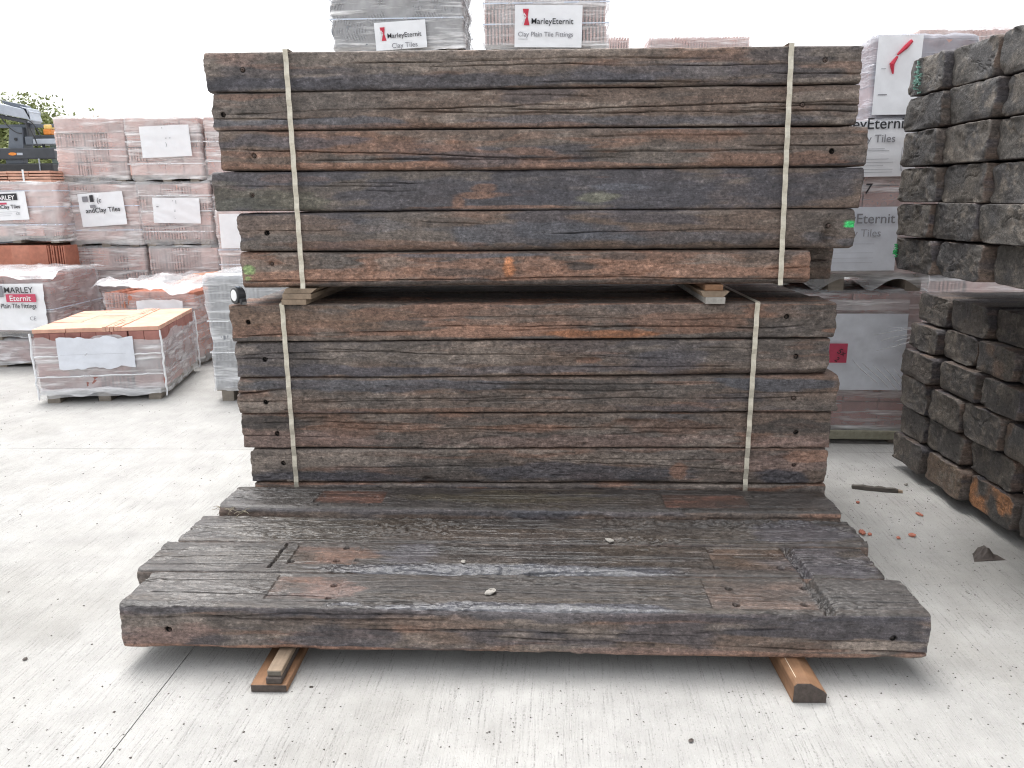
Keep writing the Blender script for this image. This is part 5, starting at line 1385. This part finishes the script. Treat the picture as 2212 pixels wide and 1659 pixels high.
for (p0, p1, pt, lab, sd) in ((1318, 1362, 79, 'far wrapped pack just showing right of the pink tile pack', 70), (1404, 1622, 79, 'far low wrapped tile pack peeping over the stack, centre right', 75)):
    x0, x1, _, z1 = span(p0, p1, pt, pt + 15, YC2)
    if sd == 70: x0 = x1 - 0.8
    hh3 = z1 / 4
    for k in range(4):
        pack(lab if k == 3 else 'far wrapped pack hidden by the sleeper stack', x0, YC2, hh3 * k, 0, x1 - x0, 0.8, hh3 - (0 if k == 3 else 0.02), sd + k, cols=4 if k == 3 else 2, rows=3 if k == 3 else 2, pal=0.08, edge_p=0.9, fkw=dict(hem=0.02), group=gc)

# ---- right: packs in the gap between the two sleeper stacks
gr_ = 'wrapped packs between the two sleeper stacks'
YP = 4.82
px0 = 1.30; px1 = at(1996, 560, 'y', YP)[0] + 0.02
zP1 = at(1860, 627, 'y', YP)[2]
WP = px1 - px0
p1_ = pack('red tile pack in tight clear film between the sleeper stacks, lowest', px0, YP, 0, -0.03, WP, 0.9, zP1 - 0.015, 81, mat=M_BROWN, film=M_FILM_C, pal=0.10, rows=5, cols=5, group=gr_, edge_p=0.12, fkw=dict(z0=0.07, hem=0.0, amp=0.008, nper=44), bands=())
X = lambda px: at(px, 800, 'y', YP)[0] - px0
Zf = lambda py, z0=0.0: at(1860, py, 'y', YP)[2] - z0
bevel(MB().box(-0.01, WP + 0.01, -0.035, -0.012, 0.03, 0.085).build('pallet_edge_board', plain('mossy_board', (0.30, 0.29, 0.22), 0.7, 0.35, 25), p1_), 0.004)
sheet(p1_, X(1700), X(1941), Zf(838), Zf(675), -0.03, M_PAPER_G, 19, [], amp=0.016, label='grey-white film sheet creased towards its centre')
sheet(p1_, X(1700), X(1940), Zf(668), Zf(645), -0.03, M_FILM_W, 23, amp=0.006, name='film_strip')
rr = random.Random(12)
for k in range(12):  # thin milky tubes draw in the bright highlights along the film's creases
    if k < 7:
        a0_x, a0_z = 1900 + rr.uniform(-30, 30), 700 + k * 9 + rr.uniform(-6, 6); a1_x, a1_z = 1990, a0_z - 18 - 6 * (3 - k) * -1
    else:
        a0_x, a0_z = 1830 + (k - 7) * 22, 770 + (k - 7) * 6; a1_x, a1_z = a0_x + 60, a0_z + 58
    pts = [(X(a0_x + (a1_x - a0_x) * t), -0.049 + 0.004 * math.sin(5 * t), Zf(a0_z + (a1_z - a0_z) * t + 3 * math.sin(4 * t + k))) for t in [i / 9 for i in range(10)]]
    MB().tube(pts, [0.0006 + 0.0026 * math.sin(math.pi * (i + 0.5) / 10) for i in range(10)], 5).build('crease_highlight', M_FILM_W, p1_)
MB().box(X(1780), X(1818), -0.048, -0.046, Zf(779), Zf(738)).build('red_note', M_PINK, p1_)
link('lettering', text_mesh('5x', 0.05, INK, 0.0, 0.2), p1_, (X(1795), -0.051, Zf(757)), (math.pi / 2, 0.5, 0))
link('lettering', text_mesh('2', 0.045, INK, 0.0, 0.2), p1_, (X(1791), -0.051, Zf(774)), (math.pi / 2, 0.5, 0))
link('lettering', text_mesh('3', 0.075, INK, 0.0, 0.2), p1_, (X(1946), -0.036, Zf(712)), (math.pi / 2, 0.1, 0))
z2 = zP1 + 0.0
X1 = X
X = lambda px: at(px, 400, 'y', YP)[0] - px0
zP2 = Zf(265)
p2_ = pack('clay tile pack with two printed sheets, second up between the sleeper stacks', px0, YP - 0.01, z2, -0.03, WP, 0.9, zP2 - z2 - 0.01, 82, mat=M_TERRA, film=M_FILM_C, pal=0.10, rows=5, cols=5, group=gr_, edge_p=0.25, fkw=dict(z0=0.0, hem=0.0, arcs=0.075, amp=0.008, nper=44, narc=3.4))
s2 = 0.10
sheet(p2_, X(1700), X(1961), Zf(383, z2), Zf(264, z2), -0.032, M_PAPER, 25, [('MarleyEternit', X(1764), Zf(281, z2), 0.09, INK, 0.006, 0, X(1940) - X(1764)), ('Clay Tiles', X(1823), Zf(310, z2), 0.07, GR, 0.0, 0, X(1913) - X(1823))] +
      [('RECT', X(1760), Zf(y, z2), X(1893 + (y % 3) * 10), Zf(y - 0.7, z2), GR) for y in (324, 328, 346, 353, 360, 368, 374)] + [('RECT', X(1929), Zf(372, z2), X(1929.8), Zf(322, z2), GR), ('RECT', X(1932), Zf(372, z2), X(1932.8), Zf(322, z2), GR)], amp=0.007, tilt=-0.01)
sheet(p2_, X(1700), X(1939), Zf(583, z2), Zf(447, z2), -0.032, M_PAPER_G, 26, [('MarleyEternit', X(1764), Zf(482, z2), 0.09, GR, 0.006, 0, X(1930) - X(1764)), ('Clay Tiles', X(1812), Zf(510, z2), 0.07, plain('faint_ink', (0.36, 0.36, 0.39), 0.6), 0.0, 0, X(1902) - X(1812))] +
      [('RECT', X(1760), Zf(y, z2), X(1890), Zf(y - 0.6, z2), plain('faint_rule', (0.42, 0.42, 0.46), 0.6)) for y in (526, 545, 556, 566)], amp=0.007, tilt=-0.005)
link('lettering', text_mesh('7', 0.08, INK, 0.01, 0.1), p2_, (X(1859), -0.036, Zf(418, z2)), (math.pi / 2, 0, 0))
z3 = zP2
zP3 = Zf(88)
X = lambda px: at(px, 180, 'y', YP)[0] - px0
p3x = X(1884)
p3_ = pack('topmost pack between the sleeper stacks, grey film side and white label', px0 + p3x, YP + 0.0, z3, -0.03, max(0.55, WP - 0.02 - p3x), 0.9, zP3 - z3, 83, mat=M_TERRA, film=M_FILM_G, pal=0.09, rows=3, cols=5, group=gr_, edge_p=0.5, fkw=dict(z0=0.0, hem=0.01, amp=0.010))
XO = X
X = lambda px: XO(px) - p3x
sheet(p3_, X(1884), X(1978), Zf(250, z3), Zf(80, z3), -0.034, M_PAPER, 28, [('RECT', X(1895), Zf(152, z3), X(1905), Zf(151, z3), GR), ('RECT', X(1893), Zf(208, z3), X(1912), Zf(206, z3), GR)], amp=0.006)
b = MB()
pth = [(X(1953), -0.044, Zf(93, z3)), (X(1942), -0.044, Zf(106, z3)), (X(1926), -0.044, Zf(122, z3))]
b.tube(pth, [0.010, 0.013, 0.006], 6)
b.tube([(X(1926), -0.044, Zf(126, z3)), (X(1916), -0.044, Zf(142, z3)), (X(1920), -0.044, Zf(163, z3))], [0.006, 0.014, 0.004], 6)
b.build('logo', M_RED, p3_)
# behind the right stack's top
YQ = 6.2
qx0, qx1 = at(1985, 90, 'y', YQ)[0], at(2320, 90, 'y', YQ)[0]
zq = at(2080, 62, 'y', YQ)[2]
for k in range(3):
    pack('pack of ribbed clay tiles showing over the right-hand sleeper stack' if k == 2 else 'wrapped pack hidden behind the right-hand sleeper stack', qx0, YQ, zq / 3 * k, 0, qx1 - qx0, 0.9, zq / 3 - (0 if k == 2 else 0.02), 90 + k,
         mat=M_TERRA, film=M_FILM if k == 2 else M_FILM_W, cols=6 if k == 2 else 2, rows=6 if k == 2 else 2, pal=0.08, edge_p=0.75, fkw=dict(hem=0.02), group=gr_, bands=(zq / 3 - 0.2,) if k == 2 else (), bandmat=M_BANDW)

# ------------------------------------------------------------------ loader crane machine at the far left
YM = 10.8
def mp_(px, py): 
    p = at(px, py, 'y', YM); return p[0], p[2]
root = empty('loader_crane', (mp_(40, 360)[0], YM, 0))
tag(root, 'dark loader machine with pale grey boom and amber beacon, far left', 'loader crane')
ox = root.location.x
def mbox(name, p0, p1, y0, y1, mat, bv=0.01, parent=None):
    (xa, za), (xb, zb_) = mp_(*p0), mp_(*p1)
    o = MB().box(min(xa, xb) - ox, max(xa, xb) - ox, y0, y1, min(za, zb_), max(za, zb_)).build(name, mat, parent or root)
    return bevel(o, bv)
def mpoly(name, pts, y0, y1, mat):
    return bevel(MB().prism([(mp_(*p)[0] - ox, mp_(*p)[1]) for p in pts][::-1], y0, y1).build(name, mat, root), 0.008)
mpoly('boom', [(-120, 196), (72, 240), (74, 260), (-120, 222)], -0.12, 0.12, M_BOOM)
mpoly('boom_underside', [(-120, 223), (70, 261), (66, 268), (-120, 232)], -0.09, 0.09, M_MACH)
mpoly('boom_tip', [(55, 232), (70, 235), (80, 262), (72, 268), (74, 242)], -0.13, 0.13, M_BOOM)
mpoly('hose_tray', [(8, 217), (60, 228), (72, 242), (52, 238), (10, 223)], -0.05, 0.05, M_MACH2)
mbox('knuckle', (61, 262), (72, 305), -0.08, 0.08, M_MACH)
mbox('swivel', (63, 296), (84, 314), -0.1, 0.1, M_MACH2)
mbox('top_rail', (-120, 271), (128, 275.5), -0.03, 0.0, M_MACH2, 0.004)
mpoly('column', [(30, 276), (58, 276), (61, 322), (28, 322)], -0.1, 0.12, M_MACH2)
b = MB(); x, z = mp_(45, 302)
b.tube([(x - ox, -0.112, z), (x - ox, -0.1, z)], 0.02, 10); b.build('column_hole', M_BLACKPL, root)
mbox('head_board', (-120, 323), (134, 344), -0.16, -0.08, M_MACH, 0.012)
b = MB(); x, z = mp_(44, 334)
b.prism([(x - ox + 0.055 * math.cos(t * math.pi / 8), z + 0.02 * math.sin(t * math.pi / 8)) for t in range(16)], -0.165, -0.16)
b.build('badge', M_AMBER, root)
mbox('badge_wordmark', (53, 331.5), (66, 336.5), -0.164, -0.1605, M_BOOM, 0.001)
mbox('beacon', (98, 280), (116, 292), -0.06, 0.06, M_AMBER, 0.012)
mbox('beacon_cap', (98, 270), (116, 279), -0.05, 0.05, plain('beacon_lit_top', (0.85, 0.6, 0.2), 0.3), 0.01)
mbox('beacon_bar', (82, 293), (130, 300), -0.08, 0.08, M_MACH, 0.006)
mbox('roof', (78, 301), (132, 312), -0.1, 0.3, M_BOOM, 0.01)
mbox('engine_cover', (-120, 356), (134, 386), -0.18, 0.5, M_BLACKPL, 0.02)
mbox('lower_body', (-120, 386), (140, 560), -0.2, 0.5, M_MACH, 0.02)
mbox('door_post', (103, 344), (109, 395), -0.20, -0.17, M_BOOM, 0.004)
mbox('cab_pillar', (96, 312), (102, 345), -0.06, 0.0, M_MACH, 0.004)
mbox('window', (103, 313), (134, 355), 0.05, 0.06, plain('cab_glass', (0.35, 0.45, 0.42), 0.1), 0.001)
mbox('seat_back', (22, 343), (62, 356), -0.1, 0.0, M_MACH2, 0.008)
for (p, q, m_) in (((10, 245), (62, 290), 0.12), ((72, 262), (104, 300), -0.1), ((66, 268), (96, 318), -0.13)):
    (xa, za), (xb, zb_) = mp_(*p), mp_(*q)
    pts = [(xa - ox + (xb - xa) * t, -0.14, za + (zb_ - za) * t + m_ * 4 * t * (t - 1) * 0.6) for t in [i / 10 for i in range(11)]]
    MB().tube(pts, 0.008, 6).build('hose', M_BLACKPL, root)
# the machine's wheels carry it (hidden behind the packs)
for (x, y) in ((-0.6, 0.0), (0.6, 0.0), (-0.6, 0.9), (0.6, 0.9)):
    b = MB(); b.tube([(x, y - 0.12, 0.4), (x, y + 0.12, 0.4)], 0.4, 20)
    b.build('wheel', M_BLACKPL, root)
MB().box(-0.9, 0.9, 0.05, 0.85, 0.35, 1.2).build('chassis', M_MACH, root)

# ------------------------------------------------------------------ trees beyond
def tree(label, px, py_top, Y, h_crown, wr, seed, n=2600):
    R = random.Random(seed)
    p = at(px, py_top, 'y', Y)
    H = p[2]
    root = empty('leafy_tree', (p[0], Y, 0))
    tag(root, label, 'tree', 'trees beyond the yard')
    b = MB()
    b.tube([(0, 0, 0), (0.05, 0, H * 0.3), (-0.03, 0.05, H * 0.6), (0, 0, H * 0.93)], [0.16, 0.12, 0.08, 0.02], 8)
    tips = []
    for i in range(16):
        z0 = H * R.uniform(0.35, 0.8); a = R.uniform(0, 6.28); l = wr * R.uniform(0.5, 1.0)
        t = (math.cos(a) * l, math.sin(a) * l, min(z0 + l * R.uniform(0.2, 0.7), H * 0.97))
        b.tube([(0, 0, z0), (t[0] * 0.5, t[1] * 0.5, z0 + (t[2] - z0) * 0.4), t], [0.05, 0.03, 0.012], 5)
        tips.append(t)
    tips += [(0, 0, H * 0.9), (0.2, 0, H * 0.8)]
    b.build('trunk', M_BARK, root)
    lf = MB()
    V, F = [], []
    for i in range(n):
        t = R.choice(tips)
        s = wr * 0.22
        c = Vector((R.gauss(t[0], s), R.gauss(t[1], s), min(R.gauss(t[2], s * 0.8), H)))
        d = Vector((R.gauss(0, 1), R.gauss(0, 1), R.gauss(0, 1))).normalized()
        e = d.orthogonal().normalized(); e.rotate(Matrix.Rotation(R.uniform(0, 6.28), 3, d)); f_ = d.cross(e)
        L_, w = R.uniform(0.025, 0.055), R.uniform(0.014, 0.03)
        k = len(V)
        V += [c - e * L_, c + f_ * w, c + e * L_, c - f_ * w]
        F.append((k, k + 1, k + 2, k + 3))
    lf.add(V, F)
    o = lf.build('crown', M_GREENLEAF, root)
    return root
tree('pale green tree rising behind the crane boom', 52, 203, 16.0, 2.5, 1.15, 5, 15000)
tree('darker tree at the left picture edge behind the loader', -10, 262, 15.0, 2.0, 1.0, 6, 15000)
tree('small tree tip showing over the stacked packs', 150, 246, 17.0, 2.0, 0.7, 8, 4000)

# ------------------------------------------------------------------ debris
def lump(name, px, py, size, mat, label, cat, seed, group=None, z=0.0, flat=0.55):
    p = at(px, py, 'z', z)
    R = random.Random(seed)
    V, F = [], []
    n, m = 9, 5
    for j in range(m + 1):
        for i in range(n):
            th = math.pi * j / m; ph = 2 * math.pi * i / n
            r = 1 + R.uniform(-0.22, 0.22)
            V.append((size[0] * r * math.sin(th) * math.cos(ph), size[1] * r * math.sin(th) * math.sin(ph), max(size[2] * (1 + r * math.cos(th) * 0.9), 0.0003)))
    for j in range(m):
        for i in range(n):
            F.append((j * n + i, (j + 1) * n + i, (j + 1) * n + (i + 1) % n, j * n + (i + 1) % n))
    o = MB().add(V, F).build(name, mat, None, (p[0], p[1], z), (0, 0, R.uniform(0, 3)))
    tag(o, label, cat, group)
    return o
gb = 'broken red tile pieces on the concrete'
lump('tile_fragment', 1862, 1153, (0.026, 0.016, 0.009), M_BRICK, 'largest broken red tile piece beside the low row', 'tile fragment', 1, gb)
lump('tile_fragment', 1878, 1156, (0.014, 0.010, 0.006), M_BRICK, 'small red chip touching the largest tile piece', 'tile fragment', 2, gb)
lump('tile_fragment', 1986, 1113, (0.022, 0.010, 0.006), M_BRICK, 'flat oblong red chip nearer the right-hand stack', 'tile fragment', 3, gb)
lump('tile_fragment', 1970, 1159, (0.016, 0.014, 0.008), M_BRICK, 'rounded red chip midway across the aisle', 'tile fragment', 4, gb)
lump('tile_fragment', 1941, 1164, (0.011, 0.009, 0.006), M_BRICK, 'tiny red chip left of the rounded one', 'tile fragment', 5, gb)
lump('tile_fragment', 1853, 1087, (0.011, 0.009, 0.006), M_BRICK, 'small red chip below the splinter', 'tile fragment', 6, gb)
lump('stone', 1957, 1049, (0.012, 0.010, 0.007), M_STONE, 'small grey stone right of the splinter end', 'stone', 7, 'small stones')
lump('stone', 1060, 1283, (0.022, 0.015, 0.009), M_STONE, 'pale pebble lying on the nearest low-row sleeper', 'stone', 8, 'small stones', ZF)
lump('stone', 1001, 1215, (0.012, 0.009, 0.004), M_STONE, 'small flat flake on the second low-row sleeper', 'stone', 9, 'small stones', ZF)
lump('stone', 1316, 1170, (0.020, 0.012, 0.006), M_STONE, 'pale crumb heap on the joint of the third low-row sleeper', 'stone', 10, 'small stones', ZF)
lump('stone', 1727, 1867 - 10, (0.010, 0.007, 0.005), M_RUST, 'dark oblong stone on the concrete near the lower picture edge', 'stone', 12, 'small stones') if False else None
lump('stone', 1493, 1602, (0.010, 0.006, 0.004), M_RUBBER, 'dark oblong chip on the concrete in front', 'stone', 13, 'small stones')
lump('stone', 55, 1425, (0.010, 0.007, 0.004), M_RUBBER, 'dark chip on the bright concrete, lower left', 'stone', 14, 'small stones')
# splinter of bark
p, q = at(1840, 1049, 'z', 0.012), at(1940, 1059, 'z', 0.012)
d = q - p
ang = math.atan2(d[1], d[0]); Ls = float(np.hypot(d[0], d[1]))
b = MB(); n = 12; V = []; F = []
Rr = random.Random(4)
for i in range(n + 1):
    t = i / n
    w = 0.013 + 0.012 * math.sin(math.pi * (0.15 + 0.8 * t)) * (0.8 + 0.3 * Rr.random()); h = 0.016 + 0.006 * Rr.random()
    V += [(t * Ls, -w, 0.001), (t * Ls, w, 0.001), (t * Ls, w * 0.5, h), (t * Ls, -w * 0.7, h)]
for i in range(n):
    for k in range(4):
        F.append((4 * i + k, 4 * i + 4 + k, 4 * i + 4 + (k + 1) % 4, 4 * i + (k + 1) % 4))
F += [(0, 1, 2, 3), (4 * n + 3, 4 * n + 2, 4 * n + 1, 4 * n)]
o = b.add(V, F).build('wood_splinter', M_SPLINTER, None, (p[0], p[1], 0), (0, 0, ang))
tag(o, 'long dark wood splinter lying on the concrete in the aisle', 'wood splinter')
MB().box(Ls - 0.004, Ls + 0.022, -0.012, 0.006, 0.002, 0.014, jit=0.004).build('broken_tip', M_BATTEN, o)
# crumpled scrap
p = at(2128, 1203, 'z', 0)
g = np.meshgrid(np.linspace(-1, 1, 9), np.linspace(-1, 1, 9))
Zc = 0.010 + 0.034 * np.clip(1 - (g[0] + 0.15) ** 2 * 1.3 - (g[1] - 0.3) ** 2 * 0.9, 0, 1) * (0.5 + fbm(g[0] * 2.3 + 5, g[1] * 2.3, 3, 3)) - 0.01 * (np.abs(g[0]) + np.abs(g[1])) * 0.5
V = np.stack([g[0] * 0.055 * (1 - 0.3 * g[1]), g[1] * 0.04 + g[0] * 0.01, np.maximum(Zc, 0.001)], -1).reshape(-1, 3)
F = [(j * 9 + i, j * 9 + i + 1, j * 9 + i + 10, j * 9 + i + 9) for j in range(8) for i in range(8)]
o = MB().add(V.tolist(), F).build('crumpled_scrap', M_RUBBER, None, (p[0], p[1], 0))
so = o.modifiers.new('thick', 'SOLIDIFY'); so.thickness = 0.003
tag(o, 'crumpled dark brown scrap on the concrete at the right', 'scrap')
# grit and wood crumbs: nobody could count them
Rg = random.Random(99)
b = MB()
def crumb(x, y, s):
    b.add([(x - s, y, 0.0004), (x + s * 0.6, y - s * 0.7, 0.0004), (x + s * 0.4, y + s, 0.0004), (x + Rg.uniform(-.3, .3) * s, y + Rg.uniform(-.3, .3) * s, s * Rg.uniform(0.5, 1.1))], [(0, 1, 3), (1, 2, 3), (2, 0, 3), (2, 1, 0)])
for _ in range(900):
    x, y = Rg.uniform(-2.4, 2.2), Rg.uniform(1.7, 2.2)
    crumb(x, y, Rg.choice((0.0012, 0.0018, 0.0026, 0.004)) if Rg.random() < 0.97 else 0.006)
for _ in range(700):
    crumb(Rg.gauss(1.7, 0.25), Rg.uniform(2.2, 4.4), Rg.choice((0.0015, 0.0025, 0.004)))
for _ in range(600):
    crumb(Rg.uniform(-4.5, -1.4), Rg.uniform(2.2, 6.5), Rg.choice((0.002, 0.003, 0.005)))
o = b.build('grit', M_RUBBER)
tag(o, 'dark wood crumbs and grit scattered over the concrete', 'grit', kind='stuff')
# straw caught on the left end of the fourth low-row sleeper
b = MB()
for _ in range(26):
    p = at(Rg.uniform(470, 545), Rg.uniform(1098, 1118), 'z', 0.235)
    a = Rg.uniform(0, 3.14); l = Rg.uniform(0.015, 0.045)
    c = Vector((p[0], p[1] - 0.005, 0.236 + Rg.uniform(0, 0.025)))
    dv = Vector((math.cos(a) * l, math.sin(a) * l * 0.4, Rg.uniform(-.006, .012)))
    b.tube([c - dv, c + Vector((0, 0, 0.006)), c + dv], 0.0011, 4)
o = b.build('straw', M_STRAW)
tag(o, 'wisps of dry straw on the left end of the low row', 'straw', kind='stuff')
